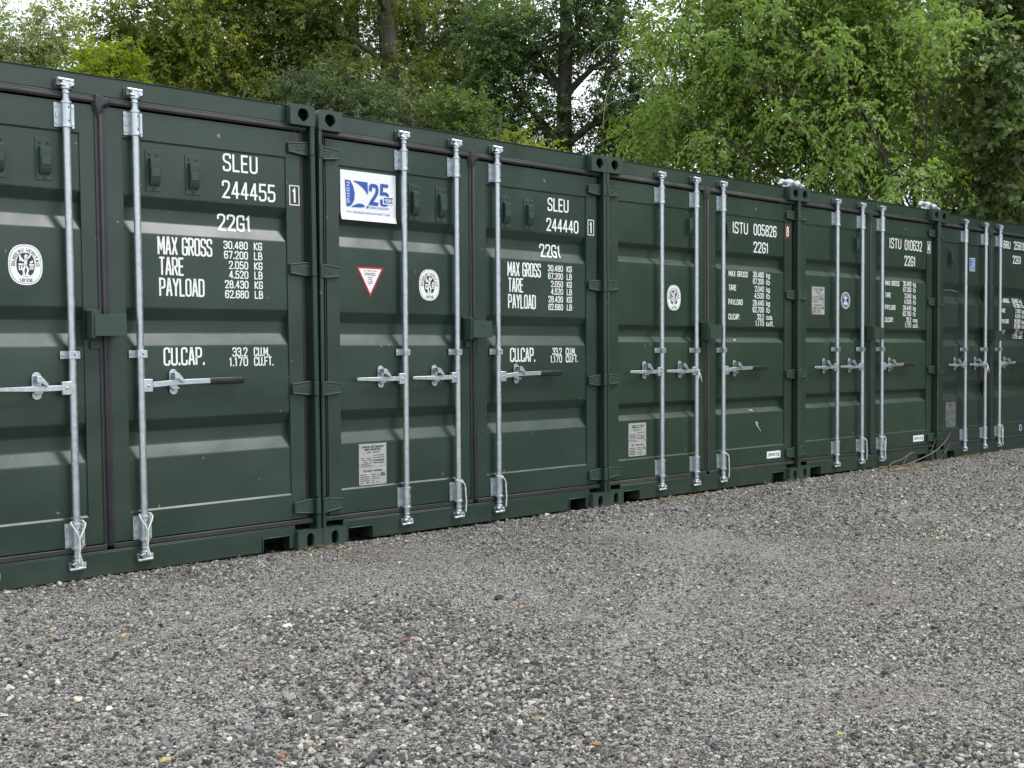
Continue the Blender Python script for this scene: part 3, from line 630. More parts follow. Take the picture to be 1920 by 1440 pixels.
# ---- container with number 010632
oD = (6.1095, .0072, .0024)
cD, dD, fD, off = container(oD, -.01289, .00176, 'narrow', P2, RUB, 'dark green container numbered 010632 with dead branches at its right foot', [(.6115, -1), (1.0265, -1), (1.370, 1)],
    [(.932, 1.012, 2.055, 2.258)], [(1.408, 1.470, 2.06, 2.265)])
istu(dD[1], fD, off, 'ISTU', '010632', (1.569, 1.784, 2.154, .102), (1.850, 2.181, 2.152, .104), (1.846, 2.053, 1.995, .101), -.003, .009, '2.040', '4.500', '28.440', '62.700')
check_box(dD[1], fD, off, '4', 2.268, 2.336, 2.144, 2.262, WHITE, .58)
plate(dD[0], .268, .466, 1.480, 1.732, off, PLATE, False, 11); maker(dD[1], 2.015, 2.217, .222, .285)
def seal_badge(parent, cx, cz):
    mb = MB(); y = YP - .0012
    E = lambda a, b, n=36: [(cx + a*math.cos(2*math.pi*k/n), cz + b*math.sin(2*math.pi*k/n)) for k in range(n)]
    mb.sheet(E(.075, .078), y, 0); mb.sheet(E(.069, .072), y - .0003, 1); mb.sheet(E(.052, .055), y - .0006, 0); mb.sheet(E(.049, .052), y - .0009, 1)
    r = random.Random(2)
    for k in range(26):
        t = 2*math.pi*k/26
        if k % 7 != 5: ribbon(mb, [(cx + .057*math.cos(t), cz + .060*math.sin(t)), (cx + .065*math.cos(t), cz + .068*math.sin(t))], False, .0035, lambda a, b: (a, y - .0012, b), 0)
    S = lambda pts, w: ribbon(mb, [(cx + a*.05, cz + b*.052) for a, b in pts], False, w, lambda a, b: (a, y - .0014, b), 0)
    S([(-.15,.70),(-.05,.1),(.05,-.2)], .017); S([(-.05,.2),(.45,.55)], .012); S([(0,-.1),(-.45,-.45)], .015); S([(.05,-.1),(.35,-.55)], .016); S([(-.6,-.62),(.6,-.62)], .012); S([(-.45,.2),(-.5,.6)], .009)
    mb.build('round_emblem', [WHITE, NAVY], parent, 0, off, recalc=False)
seal_badge(dD[0], .811, 1.620)
# ---- darkest container at the right edge
oE = (8.5600, -.0012, -.0067)
cE, dE, fE, off = container(oE, .00012, .0015, 'deep', P3, RUB, 'darkest green container with a small blue sticker, cut off at the right edge', [(.582, -1), (1.036, -1), (1.3775, 1)],
    [(.275, .356, 2.024, 2.231)], [])
istu(dE[1], fE, off, 'BRU', '25619', (1.530, 1.694, 2.298, .088), (1.786, 2.075, 2.300, .092), (1.776, 1.985, 2.140, .092), .000, -.085, '2.180', '4.810', '28.300', '62.390', '1.173')
plate(dE[0], .242, .455, .342, .605, off, PLATED, False, 21)
def blue_sticker(parent):
    mb = MB(); y = YP - .0012; x0, x1, z0, z1 = .752, .872, 2.010, 2.150
    mb.sheet([(x0, z0), (x1, z0), (x1, z1), (x0, z1)], y, 0); mb.sheet([(x0+.006, z0+.006), (x1-.006, z0+.006), (x1-.006, z1-.006), (x0+.006, z1-.006)], y - .0004, 1)
    S = lambda pts, w: ribbon(mb, [(x0 + (x1-x0)*a, z0 + (z1-z0)*b) for a, b in pts], False, w, lambda a, b: (a, y - .0008, b), 0)
    S([(.38,.86),(.38,.46),(.78,.46),(.78,.86),(.38,.86)], .006); S([(.52,.56),(.66,.56),(.66,.74)], .006); S([(.15,.34),(.85,.34)], .004); S([(.15,.24),(.7,.24)], .004); S([(.15,.14),(.8,.14)], .004)
    mb.build('sticker', [WHITE, BLUE], parent, 0, off, recalc=False)
blue_sticker(dE[0])
def corner_sticker(parent):
    mb = MB(); y = YD - .0014; E = [(1.985 + .035*math.cos(t), .255 + .035*math.sin(t)) for t in [2*math.pi*k/24 for k in range(24)]]
    mb.sheet(E, y, 0); mb.sheet([(1.985 + (a-1.985)*.8, .255 + (b-.255)*.8) for a, b in E], y - .0004, 1)
    mb.build('round_sticker', [WHITE, BLUE], parent, 0, off, recalc=False)
corner_sticker(dE[1])
# thin scratch on the first door pressing of the last container
mb = MB(); ribbon(mb, [(.17, 1.775), (.30, 1.79), (.42, 1.792), (.56, 1.775)], False, .004, lambda a, b: (a, fE(a, b) - .0015, b)); mb.build('paint_scratch', CHALK, dE[0], 0, off, recalc=False)

# ------------------------------------------------------------------ bridge clamps on the roof corners
def clamp(loc, rz, tilt, label):
    root = empty('bridge_clamp', loc, (0, tilt, rz)); tag(root, label, 'clamp', 'galvanised clamps bridging neighbouring containers')
    mb = MB(); mb.cyl((-.21, 0, .026), (.135, 0, .026), .024, 14); mb.build('threaded_rod', GALV, root, 50, bevel=.004)
    for x in (-.075, .03):
        mb = MB(); mb.tube([(x - .035, 0, .028), (x - .028, 0, .028), (x, 0, .028), (x + .025, 0, .028), (x + .035, 0, .028)], [.026, .037, .040, .037, .028], 14); mb.build('nut', GALV, root, 50)
    for x in (-.11, .07):
        mb = MB(); mb.box(x - .03, x + .03, -.03, .03, -.10, .012); mb.build('hook', GALV, root, 40, bevel=.003)
clamp((4.905, .09, 2.600), .03, .055, 'white galvanised clamp joining the roof corners of containers 005826 and 010632')
clamp((7.325, .09, 2.602), -.05, .13, 'white galvanised clamp on the roof corner between container 010632 and the darkest one')

# ------------------------------------------------------------------ cords tied round the bars
def cord(o, yaw, x, kindc, label, z0=.312, seed=1):
    r = random.Random(seed); co = Vector(o) + Matrix.Rotation(yaw, 3, 'Z') @ Vector((x - W/2, 0, 0))
    mb = MB(); y = -.012
    if kindc == 'loop':
        a = [(-.030, .02, z0), (-.034, -.004, z0 - .012), (-.022, y, z0 - .035), (-.008, y - .006, z0 - .058), (-.004, y - .008, z0 - .085), (-.010, y - .008, z0 - .12), (-.006, y - .010, z0 - .155), (.004, y - .012, z0 - .19), (.010, y - .010, z0 - .225)]
        b = [(.030, .02, z0 + .004), (.033, -.004, z0 - .010), (.026, y, z0 - .032), (.008, y - .010, z0 - .055), (-.002, y - .014, z0 - .085), (-.002, y - .014, z0 - .13), (-.010, y - .014, z0 - .17), (-.006, y - .016, z0 - .205)]
        c = [(-.030, .02, z0), (0, .046, z0 + .004), (.030, .02, z0 + .004)]
        for q in (a, b, c): mb.tube([(p[0] + r.uniform(-.002, .002), p[1], p[2]) for p in q], .0042, 6)
    elif kindc == 'drape':
        a = [(-.026, .012, z0 + .006), (-.012, y - .004, z0 + .002), (.008, y - .006, z0 - .008), (.026, y - .004, z0 - .026), (.034, y, z0 - .06), (.036, y, z0 - .10), (.040, y, z0 - .14), (.036, y, z0 - .18), (.034, y, z0 - .205)]
        mb.tube(a, .0045, 6); mb.tube([(-.028, .012, z0 + .006), (0, .046, z0 + .006), (.026, .016, z0 + .002), (.030, y, z0 - .03), (.030, y - .004, z0 - .07)], .0038, 6)
    else:
        for dx, l in ((-.03, .10), (.03, .085), (.008, .06), (-.012, .07)):
            mb.tube([(0, -.004, .998), (dx*.3, -.012, .975), (dx*.8, -.012, .998 - l*.7), (dx, -.011, .998 - l)], .003, 5)
        mb.tube([(-.022, .0, 1.002), (0, -.006, 1.008), (.022, .0, 1.002), (.024, .026, 1.0)], .0035, 5)
    o_ = mb.build('cord', ROPE, None, 60); o_.location = co; o_.rotation_euler = (0, 0, yaw); tag(o_, label, 'cord', 'white cords tied to the locking bars')
cord(oA, .00026, 1.0225, 'loop', 'white cord on the bottom bracket left of the middle seam of container 244455', .316, 1)
cord(oA, .00026, 1.3735, 'loop', 'white cord looped on the bottom bracket below the cubic capacity marking of container 244455', .318, 2)
cord(oB, .0057, 1.0405, 'drape', 'white cord hanging from the bottom bracket just left of the middle seam of container 244440', .318, 3)
cord(oB, .0057, 1.391, 'drape', 'loose white cord loop beside the bottom bracket, right door of container 244440', .318, 4)
cord(oC, -.0032, 1.3745, 'drape', 'white cord draped over the right door bottom bracket of container 005826', .315, 5)
cord(oC, -.0032, 1.0335, 'knot', 'short white cord knotted at the handle hub beside the seam of container 005826', 1, 6)
cord(oD, -.0129, 1.0265, 'drape', 'white cord on the bottom bracket just left of the seam of container 010632', .318, 7)
cord(oD, -.0129, 1.370, 'loop', 'white cord on the bottom bracket of the right door of container 010632', .318, 8)
cord(oE, 0, 1.3775, 'loop', 'white cord on the bottom bracket of the right door of the darkest container', .318, 9)
cord(oE, 0, 1.036, 'knot', 'short white cord knotted at a handle hub of the darkest container', 1, 10)

# ------------------------------------------------------------------ ground
def vnoise(x, y, seed=0):
    xi, yi = np.floor(x).astype(int), np.floor(y).astype(int); fx, fy = x - xi, y - yi
    fx = fx*fx*(3-2*fx); fy = fy*fy*(3-2*fy)
    def h(a, b):
        n = (a * 374761393 + b * 668265263 + seed * 974711) & 0x7fffffff; n = ((n ^ (n >> 13)) * 1274126177) & 0x7fffffff
        return ((n ^ (n >> 16)) & 0xffff) / 65535.0
    return (h(xi, yi)*(1-fx) + h(xi+1, yi)*fx)*(1-fy) + (h(xi, yi+1)*(1-fx) + h(xi+1, yi+1)*fx)*fy
def fbm(x, y, seed=0, o=4): return sum(vnoise(x*2**k, y*2**k, seed+k) * .5**(k+1) for k in range(o))
def gz(x, y):
    x = np.asarray(x, float); y = np.asarray(y, float)
    near = np.exp(-((x - 1.5)/14)**2 - ((y + 2)/9)**2)
    z = (fbm(x*.8, y*.8, 3) - .47) * .05 * near + (fbm(x*2.6, y*2.6, 9, 2) - .37) * .022 * near
    z += np.interp(x, [-4, 0, 3, 6, 8.5, 12], [.0, .002, .004, .014, .008, .006]) * np.clip(1 - np.abs(y + .1) / .6, 0, 1)
    edge = np.clip((.25 - y) / .3, 0, 1)                   # keep it below the container floors
    z = np.where(y > -.05, z * edge - (1 - edge) * .03, z)
    line = np.clip(1 - np.abs(y) / .35, 0, 1); z = z * (1 - .75*line) + .006 * line * (y < .1)
    return z
gx = np.concatenate([[-400, -150, -60, -25, -14, -9, -7], np.arange(-6, 13.01, .06), [14, 16, 20, 30, 60, 150, 400]])
gy = np.concatenate([[-400, -150, -60, -25, -14, -9, -7], np.arange(-6, .61, .06), [1, 2, 4, 7, 12, 20, 35, 60, 150, 400]])
X, Y = np.meshgrid(gx, gy); Zg = gz(X, Y); nx, ny = len(gx), len(gy)
me = bpy.data.meshes.new('ground')
idx = (np.arange(ny-1)[:, None]*nx + np.arange(nx-1)[None, :]).ravel()
me.from_pydata(np.stack([X.ravel(), Y.ravel(), Zg.ravel()], 1).tolist(), [], np.stack([idx, idx+1, idx+nx+1, idx+nx], 1).tolist())
me.shade_smooth()
def ground_mat():
    m, t, b = new_mat('gravel_bed'); L = t.links; tc = N(t, 'ShaderNodeTexCoord')
    v = N(t, 'ShaderNodeTexVoronoi', Scale=170.0); L.new(tc.outputs['Object'], v.inputs['Vector'])
    v2 = N(t, 'ShaderNodeTexVoronoi', Scale=85.0); L.new(tc.outputs['Object'], v2.inputs['Vector'])
    sp = N(t, 'ShaderNodeSeparateColor'); L.new(v.outputs['Color'], sp.inputs[0])
    r = ramp(t, [(0, (.06, .057, .054)), (.30, (.14, .133, .126)), (.55, (.235, .225, .21)), (.78, (.36, .345, .32)), (.94, (.60, .575, .53))]); L.new(sp.outputs[0], r.inputs['Fac'])
    n = N(t, 'ShaderNodeTexNoise', Scale=0.9, Detail=6.0, Roughness=0.6); L.new(tc.outputs['Object'], n.inputs['Vector'])
    rd = ramp(t, [(.50, (0, 0, 0)), (.68, (.7, .7, .7))]); L.new(n.outputs['Fac'], rd.inputs['Fac'])
    mx = N(t, 'ShaderNodeMix', data_type='RGBA'); L.new(rd.outputs['Color'], mx.inputs[0]); L.new(r.outputs['Color'], mx.inputs[6]); mx.inputs[7].default_value = (.185, .155, .122, 1)
    L.new(mx.outputs[2], b.inputs['Base Color']); b.inputs['Roughness'].default_value = .9; b.inputs['Specular IOR Level'].default_value = .25
    ad = N(t, 'ShaderNodeMath', operation='ADD'); L.new(v.outputs['Distance'], ad.inputs[0]); L.new(v2.outputs['Distance'], ad.inputs[1])
    bp = N(t, 'ShaderNodeBump', Strength=1.0, Distance=.006, invert=True); L.new(ad.outputs[0], bp.inputs['Height']); L.new(bp.outputs['Normal'], b.inputs['Normal'])
    return m
me.materials.append(ground_mat()); ground = bpy.data.objects.new('ground', me); COL.objects.link(ground); ground['kind'] = 'structure'; ground['label'] = 'grey gravel yard in front of the containers'

# ---- loose gravel: crushed stones instanced over the yard
def stone_mesh(name, seed, flat=.62):
    r = np.random.default_rng(seed); p = r.normal(size=(15, 3)); p /= np.linalg.norm(p, axis=1)[:, None]; p *= r.uniform(.75, 1.1, (15, 1)) * np.array([1, r.uniform(.65, .95), flat])
    bm = bmesh.new()
    for q in p: bm.verts.new(q * .5)
    res_ = bmesh.ops.convex_hull(bm, input=bm.verts)
    bmesh.ops.delete(bm, geom=[v for v in bm.verts if not v.link_faces], context='VERTS')
    m_ = bpy.data.meshes.new(name); bm.to_mesh(m_); bm.free(); return m_
def stone_mat():
    m, t, b = new_mat('crushed_stone'); L = t.links
    a = N(t, 'ShaderNodeAttribute', attribute_type='INSTANCER', attribute_name='tint')
    g = [(0, (.045, .044, .044)), (.15, (.105, .102, .100)), (.38, (.190, .181, .170)), (.60, (.295, .280, .258)), (.78, (.40, .373, .330)), (.88, (.56, .525, .46)),
         (.930, (.60, .59, .56)), (.958, (.46, .39, .27)), (.972, (.33, .22, .14)), (.982, (.22, .14, .11)), (.990, (.42, .39, .20)), (1.0, (.70, .69, .66))]
    r = ramp(t, g); L.new(a.outputs['Fac'], r.inputs['Fac'])
    tc = N(t, 'ShaderNodeTexCoord'); n = N(t, 'ShaderNodeTexNoise', Scale=2.2, Detail=5.0, Roughness=.7); L.new(tc.outputs['Object'], n.inputs['Vector'])
    rv = ramp(t, [(.25, (.62,)*3), (.75, (1.3,)*3)]); L.new(n.outputs['Fac'], rv.inputs['Fac'])
    mx = N(t, 'ShaderNodeMix', data_type='RGBA', blend_type='MULTIPLY'); mx.inputs[0].default_value = 1; L.new(r.outputs['Color'], mx.inputs[6]); L.new(rv.outputs['Color'], mx.inputs[7])
    L.new(mx.outputs[2], b.inputs['Base Color']); b.inputs['Roughness'].default_value = .85; b.inputs['Specular IOR Level'].default_value = .3
    bp = N(t, 'ShaderNodeBump', Strength=.4, Distance=.1); L.new(n.outputs['Fac'], bp.inputs['Height']); L.new(bp.outputs['Normal'], b.inputs['Normal'])
    return m
STONE = stone_mat()
stones = bpy.data.collections.new('stone_kinds')
for i in range(8):
    ms = stone_mesh('stone', 100 + i, .45 + .06*(i % 4)); ms.materials.append(STONE); so = bpy.data.objects.new('stone_kind', ms); stones.objects.link(so)
pts = []
yaw0 = math.atan2(FV.x, FV.y)
for d0, d1, dens in ((2.4, 3.6, 17000), (3.6, 5.0, 13500), (5.0, 7.0, 9500), (7.0, 10.0, 5600), (10.0, 17.0, 3600)):
    a0, a1 = yaw0 - math.radians(36), yaw0 + math.radians(33)
    n = int(dens * .5 * (a1-a0) * (d1*d1 - d0*d0)); r_ = np.sqrt(rng.uniform(d0*d0, d1*d1, n)); a = rng.uniform(a0, a1, n)
    pts.append(np.stack([CAM[0] + r_*np.sin(a), CAM[1] + r_*np.cos(a), r_], 1))
bx = rng.uniform(-3.2, 10.2, 5200); by = -np.abs(rng.normal(0, .07, 5200)) + .02; pts.append(np.stack([bx, by, np.hypot(bx - CAM[0], by - CAM[1])], 1))
pts = np.concatenate(pts); pts = pts[(pts[:, 1] < .03) & (pts[:, 0] < 13)]
den = fbm(pts[:, 0]*1.1, pts[:, 1]*1.1, 21); bare = sum(np.exp(-(((pts[:, 0]-a)*math.cos(t) + (pts[:, 1]-b)*math.sin(t))/u)**2 - ((-(pts[:, 0]-a)*math.sin(t) + (pts[:, 1]-b)*math.cos(t))/v)**2) for a, b, u, v, t in ((-1.9, -2.35, .30, .10, .3), (-1.55, -2.85, .22, .10, .1), (-1.2, -2.9, .25, .08, .5), (-.9, -1.9, .4, .12, .2), (-.2, -2.6, .5, .10, .6), (.6, -2.2, .7, .10, .6), (1.6, -1.4, .8, .12, .4), (-1.2, -1.2, .5, .09, .2)))
keep = rng.uniform(size=len(pts)) < np.clip((den - .28) * 8, .6, 1) * (1 - .72 * np.clip(bare * 1.3 * (fbm(pts[:, 0]*7, pts[:, 1]*7, 5, 3) + .4), 0, 1)); pts = pts[keep]; den = den[keep]
n = len(pts)
coarse = np.clip(1.12 - (pts[:, 0] + 1.9) * .20, .68, 1.15) * np.clip(.95 + (den - .45) * 1.1, .78, 1.25)
size = np.clip(rng.lognormal(math.log(.0096), .50, n), .0045, .034) * np.where(pts[:, 2] > 7, np.maximum(coarse, .85) * 1.15, coarse)
big = rng.uniform(size=n) < .002; size[big] *= rng.uniform(1.5, 2.2, big.sum())
tint = rng.beta(1.05, 1.05, n); tint = np.where(rng.uniform(size=n) < .028, rng.uniform(.90, 1, n), tint * .9)
zz = gz(pts[:, 0], pts[:, 1]) + size * rng.uniform(.14, .42, n)
gm = bpy.data.meshes.new('gravel'); gm.vertices.add(n); gm.vertices.foreach_set('co', np.stack([pts[:, 0], pts[:, 1], zz], 1).astype(np.float32).ravel())
def attr(me_, name, typ, data, dom='POINT'):
    a = me_.attributes.new(name, typ, dom)
    a.data.foreach_set('vector' if typ == 'FLOAT_VECTOR' else 'value', np.ascontiguousarray(data).ravel())
attr(gm, 'rot', 'FLOAT_VECTOR', np.stack([rng.normal(0, .35, n), rng.normal(0, .35, n), rng.uniform(0, 6.28, n)], 1).astype(np.float32))
attr(gm, 'sc', 'FLOAT_VECTOR', (size[:, None] * rng.uniform(.8, 1.25, (n, 3))).astype(np.float32))
attr(gm, 'tint', 'FLOAT', tint.astype(np.float32)); attr(gm, 'pick', 'INT', rng.integers(0, 8, n).astype(np.int32))
gravel = bpy.data.objects.new('gravel', gm); COL.objects.link(gravel); gravel['kind'] = 'stuff'; gravel['label'] = 'loose crushed grey gravel spread over the yard'; gravel['category'] = 'gravel'
g = bpy.data.node_groups.new('scatter', 'GeometryNodeTree'); g.interface.new_socket('Geometry', in_out='INPUT', socket_type='NodeSocketGeometry'); g.interface.new_socket('Geometry', in_out='OUTPUT', socket_type='NodeSocketGeometry')
gi = g.nodes.new('NodeGroupInput'); go = g.nodes.new('NodeGroupOutput'); ip = g.nodes.new('GeometryNodeInstanceOnPoints'); ci = g.nodes.new('GeometryNodeCollectionInfo')
ci.inputs['Collection'].default_value = stones; ci.inputs['Separate Children'].default_value = True; ci.inputs['Reset Children'].default_value = True; ip.inputs['Pick Instance'].default_value = True
def named(nm, typ):
    q = g.nodes.new('GeometryNodeInputNamedAttribute'); q.data_type = typ; q.inputs['Name'].default_value = nm; return q.outputs['Attribute']
er = g.nodes.new('FunctionNodeEulerToRotation')
g.links.new(named('rot', 'FLOAT_VECTOR'), er.inputs[0]); g.links.new(er.outputs[0], ip.inputs['Rotation']); g.links.new(named('sc', 'FLOAT_VECTOR'), ip.inputs['Scale']); g.links.new(named('pick', 'INT'), ip.inputs['Instance Index'])
g.links.new(gi.outputs[0], ip.inputs['Points']); g.links.new(ci.outputs[0], ip.inputs['Instance']); g.links.new(ip.outputs[0], go.inputs[0])
gravel.modifiers.new('scatter', 'NODES').node_group = g

# ---- single stones one can pick out
def stone(x, y, s, col, label, seed, cat='stone'):
    m_ = stone_mesh('stone', seed, s[2]/max(s[0], 1e-3)); mt = simple('stone_' + str(seed), col, .85, var=.35, scale=90, bump=.4)
    m_.materials.append(mt); o = bpy.data.objects.new('stone', m_); COL.objects.link(o); o.scale = (s[0], s[0] if len(s) < 4 else s[3], s[0]); o.rotation_euler = (0, 0, s[1])
    o.location = (x, y, float(gz(x, y)) + s[2]*.32); tag(o, label, cat, 'larger stones lying on the gravel')
stone(-2.037, -2.052, (.040, .6, .022), (.62, .62, .60), 'white angular stone at the lower left, beside the cream stone', 11)
stone(-2.088, -1.902, (.036, 1.2, .026), (.55, .48, .36), 'cream coloured stone at the lower left, just above the white one', 12)
stone(-1.836, -2.828, (.034, .3, .028), (.30, .15, .09), 'rounded reddish brown pebble at the bottom edge of the gravel', 13)
stone(-1.050, -2.406, (.060, 2.6, .018), (.10, .11, .11), 'flat dark slate chip with a pale top face', 14)
stone(-1.104, -1.551, (.052, .2, .026), (.50, .50, .48), 'pale grey stone, left of a pair in the middle distance', 15)
stone(-1.030, -1.607, (.046, 1.4, .026), (.28, .27, .26), 'mid grey stone touching the pale grey one in the middle distance', 16)
stone(-1.181, -1.893, (.034, .9, .028), (.035, .035, .035), 'black lump of tarmac left of its twin', 17)
stone(-1.118, -1.897, (.030, 2.1, .026), (.040, .04, .042), 'smaller black lump of tarmac right of its twin', 18)
stone(-2.044, -2.505, (.055, 1.9, .042), (.16, .155, .15), 'largest grey stone near the bottom left corner', 19)
stone(-1.794, -2.545, (.050, .4, .038), (.19, .185, .18), 'rough grey stone above the reddish brown pebble', 20)
stone(-1.622, -2.506, (.040, 2.2, .034), (.045, .046, .05), 'dark blue grey stone in the lower left gravel', 21)
stone(-.072, -1.703, (.060, .5, .030), (.04, .038, .036), 'dark flat clod in the middle of the yard', 22)
stone(.167, -3.554, (.050, .2, .024), (.055, .065, .035), 'dark mossy clod at the lower right', 23)
stone(-1.858, -.921, (.036, .7, .018), (.50, .25, .10), 'orange stone on the gravel below container 244455', 24)

# ---- fallen leaves and twigs
def leaf_mat(name, col, trans=.35):
    m, t, b = new_mat(name); L = t.links; tc = N(t, 'ShaderNodeTexCoord'); n = N(t, 'ShaderNodeTexNoise', Scale=60.0, Detail=4.0); L.new(tc.outputs['Object'], n.inputs['Vector'])
    r = ramp(t, [(.3, tuple(c*.65 for c in col)), (.7, tuple(min(1, c*1.2) for c in col))]); L.new(n.outputs['Fac'], r.inputs['Fac']); L.new(r.outputs['Color'], b.inputs['Base Color']); b.inputs['Roughness'].default_value = .6
    return m
LY, LG, LO, LR = leaf_mat('yellow_leaf', (.42, .35, .16)), leaf_mat('lime_leaf', (.33, .38, .13)), leaf_mat('orange_leaf', (.40, .26, .15)), leaf_mat('russet_leaf', (.26, .10, .05))
def fallen(x, y, l, rz, mat, label, seed):
    r = random.Random(seed); mb = MB(); w = l * r.uniform(.35, .5); z = float(gz(x, y)) + .014
    rows = [(-.5, .02), (-.25, .7), (0, 1), (.25, .8), (.5, .04)]
    vs_ = []
    for t, k in rows:
        for s in (-1, 0, 1): vs_.append((t*l, s*w*.5*k, .012*abs(s)*k + .010*(t*1.6)**2*r.uniform(.5, 1.3)))
    mb.add(vs_, [(i*3+j, i*3+j+1, (i+1)*3+j+1, (i+1)*3+j) for i in range(4) for j in range(2)]); mb.tube([(-.5*l, 0, .004), (-.62*l, .003, .006), (-.72*l, .008, .003)], .0011, 4)
    o = mb.build('fallen_leaf', mat, None, 60, recalc=False); o.location = (x, y, z); o.rotation_euler = (r.uniform(-.2, .2), r.uniform(-.2, .2), rz); tag(o, label, 'leaf', 'fallen leaves on the gravel')
for i, q in enumerate([(-.55, -3.825, .050, .3, LG, 'bright lime leaf on the gravel near the bottom right'), (-2.048, -2.622, .036, 1.0, LO, 'small amber leaf at the bottom left, above the olive one'), (-2.103, -2.649, .046, .4, LY, 'olive yellow leaf at the bottom left edge'),
      (-.135, -1.963, .050, 2.7, LO, 'pale orange leaf in the middle of the yard'), (-.85, -2.046, .055, .2, LR, 'russet curled leaf left of the middle of the yard'), (2.845, -2.35, .070, .5, LG, 'yellow green leaf far out at the right side of the yard'),
      (3.37, -1.663, .065, 1.8, LO, 'orange leaf far out at the right, nearer to the containers'), (8.05, -.10, .16, .2, LY, 'yellow leaf lying at the foot of the darkest container'), (-1.143, -3.406, .040, 2.2, LO, 'orange leaf scrap near the bottom centre'), (-1.685, -1.284, .045, .8, LY, 'straw yellow leaf below container 244455')]): fallen(*q, i)
WOOD = simple('dead_wood', (.15, .125, .095), .85, var=.3, scale=40, bump=.4); WOODP = simple('pale_twig', (.34, .30, .23), .85, var=.25, scale=40)
def stick(pts_, r_, mat, label, name='twig', group='twigs lying on the gravel', cat='twig'):
    for _ in range(2):                                   # round off the bends
        q = [pts_[0]]
        for a, b in zip(pts_[:-1], pts_[1:]): q += [tuple(a[i]*.75 + b[i]*.25 for i in range(3)), tuple(a[i]*.25 + b[i]*.75 for i in range(3))]
        pts_ = q + [pts_[-1]]
    mb = MB(); c = pts_[0]; mb.tube([(p[0]-c[0], p[1]-c[1], p[2]-c[2]) for p in pts_], [r_ * (1 - .65*i/(len(pts_)-1)) for i in range(len(pts_))], 6)
    o = mb.build(name, mat, None, 60); o.location = c; tag(o, label, cat, group)
def gstick(x, y, l, a, mat, label, r_=.0022, bend=.2):
    p = []
    for k in range(6):
        t = k/5 - .5; xx = x + math.cos(a)*l*t - math.sin(a)*bend*l*(t*t-.25)*1.0; yy = y + math.sin(a)*l*t + math.cos(a)*bend*l*(t*t-.25); p.append((xx, yy, float(gz(xx, yy)) + .014))
    stick(p, r_, mat, label)
gstick(-.671, -2.075, .11, -.1, WOODP, 'pale curved twig left of the middle of the yard', .0022, .35)
gstick(-.568, -3.471, .10, .2, WOODP, 'pale bent twig in the lower right gravel', .0020, .4)
gstick(-1.95, -2.60, .085, -.5, WOOD, 'brown twig by the amber leaf at the bottom left', .0018, .1)
gstick(-.95, -1.95, .13, .05, WOODP, 'straight straw stem left of the russet leaf', .0016, .05)
gstick(1.35, -1.05, .22, -.25, WOOD, 'thin reddish stick in front of the seam beside container 244440', .0030, .08)
gstick(3.6, -1.2, .30, -.5, WOODP, 'long pale stem far out at the right of the yard', .0030, .05)
BG = 'dead branches piled against the container foot'
stick([(5.934,-.14,.05),(6.1,-.13,.044),(6.377,-.13,.034),(6.664,-.12,.06),(7.032,-.11,.122),(7.221,-.10,.187),(7.366,-.09,.257),(7.402,-.09,.309)], .008, WOOD, 'longest dead branch leaning up to the right across the seam', 'dead_branch', BG, 'branch')
stick([(6.09,-.15,.050),(6.184,-.15,.088),(6.334,-.14,.094),(6.486,-.14,.141),(6.619,-.13,.151)], .006, WOOD, 'dead branch with an arched left end, in front of the sill of container 010632', 'dead_branch', BG, 'branch')
stick([(6.334,-.16,.045),(6.42,-.15,.122),(6.541,-.14,.166)], .005, WOOD, 'short dead branch rising steeply in the middle of the pile', 'dead_branch', BG, 'branch')
stick([(6.97,-.11,.118),(6.984,-.11,.16),(7.031,-.11,.216),(7.066,-.11,.262)], .004, WOOD, 'thin upright dead twig in front of the corner post of container 010632', 'dead_branch', BG, 'branch')
stick([(7.13,-.13,.03),(7.21,-.12,.104),(7.318,-.12,.169),(7.34,-.12,.22)], .004, WOOD, 'thin dead twig rising by the fork pocket of the darkest container', 'dead_branch', BG, 'branch')
stick([(6.1,-.22,.026),(6.378,-.24,.020),(6.598,-.24,.018)], .006, WOODP, 'pale dead branch lying flat at the front of the pile', 'dead_branch', BG, 'branch')
# fine litter swept against the containers
mb = MB(); lr = np.random.default_rng(5)
def litter_piece(x, y, l):
    a = lr.uniform(0, 6.28); z = float(gz(x, y)) + lr.uniform(.006, .02); dx, dy = math.cos(a)*l, math.sin(a)*l
    w = l * lr.uniform(.08, .45); px, py = -math.sin(a)*w/2, math.cos(a)*w/2; dz = lr.uniform(-.2, .3)*l
    mb.add([(x-dx/2, y-dy/2, z), (x+px, y+py, z+.004), (x+dx/2, y+dy/2, z+dz), (x-px, y-py, z+.004)], [(0, 1, 2), (0, 2, 3)], int(lr.integers(0, 5)))
for k in range(380): litter_piece(lr.uniform(-2.6, 9.5), -abs(lr.normal(0, .10)) - .0, lr.uniform(.008, .035))
for cx, cy, sx, sy, k in ((6.35, -.18, .30, .05, 260), (.02, -.03, .09, .03, 60), (3.05, -.08, .25, .04, 70), (4.2, -.1, .4, .05, 60), (7.9, -.1, .4, .06, 90)):
    for _ in range(k): litter_piece(lr.normal(cx, sx), -abs(lr.normal(-cy, sy)), lr.uniform(.012, .06))
for k in range(700):
    r_ = math.sqrt(lr.uniform(6, 120)); a = yaw0 + lr.uniform(-.52, .5); x, y = CAM[0] + r_*math.sin(a), CAM[1] + r_*math.cos(a)
    if y < -.1: litter_piece(x, y, lr.uniform(.008, .028))
o = mb.build('leaf_litter', [WOODP, LY, LO, LR, LG], None, 0, recalc=False); tag(o, 'bits of straw and dry leaves scattered on the gravel and along the container feet', 'leaf litter', None, 'stuff')

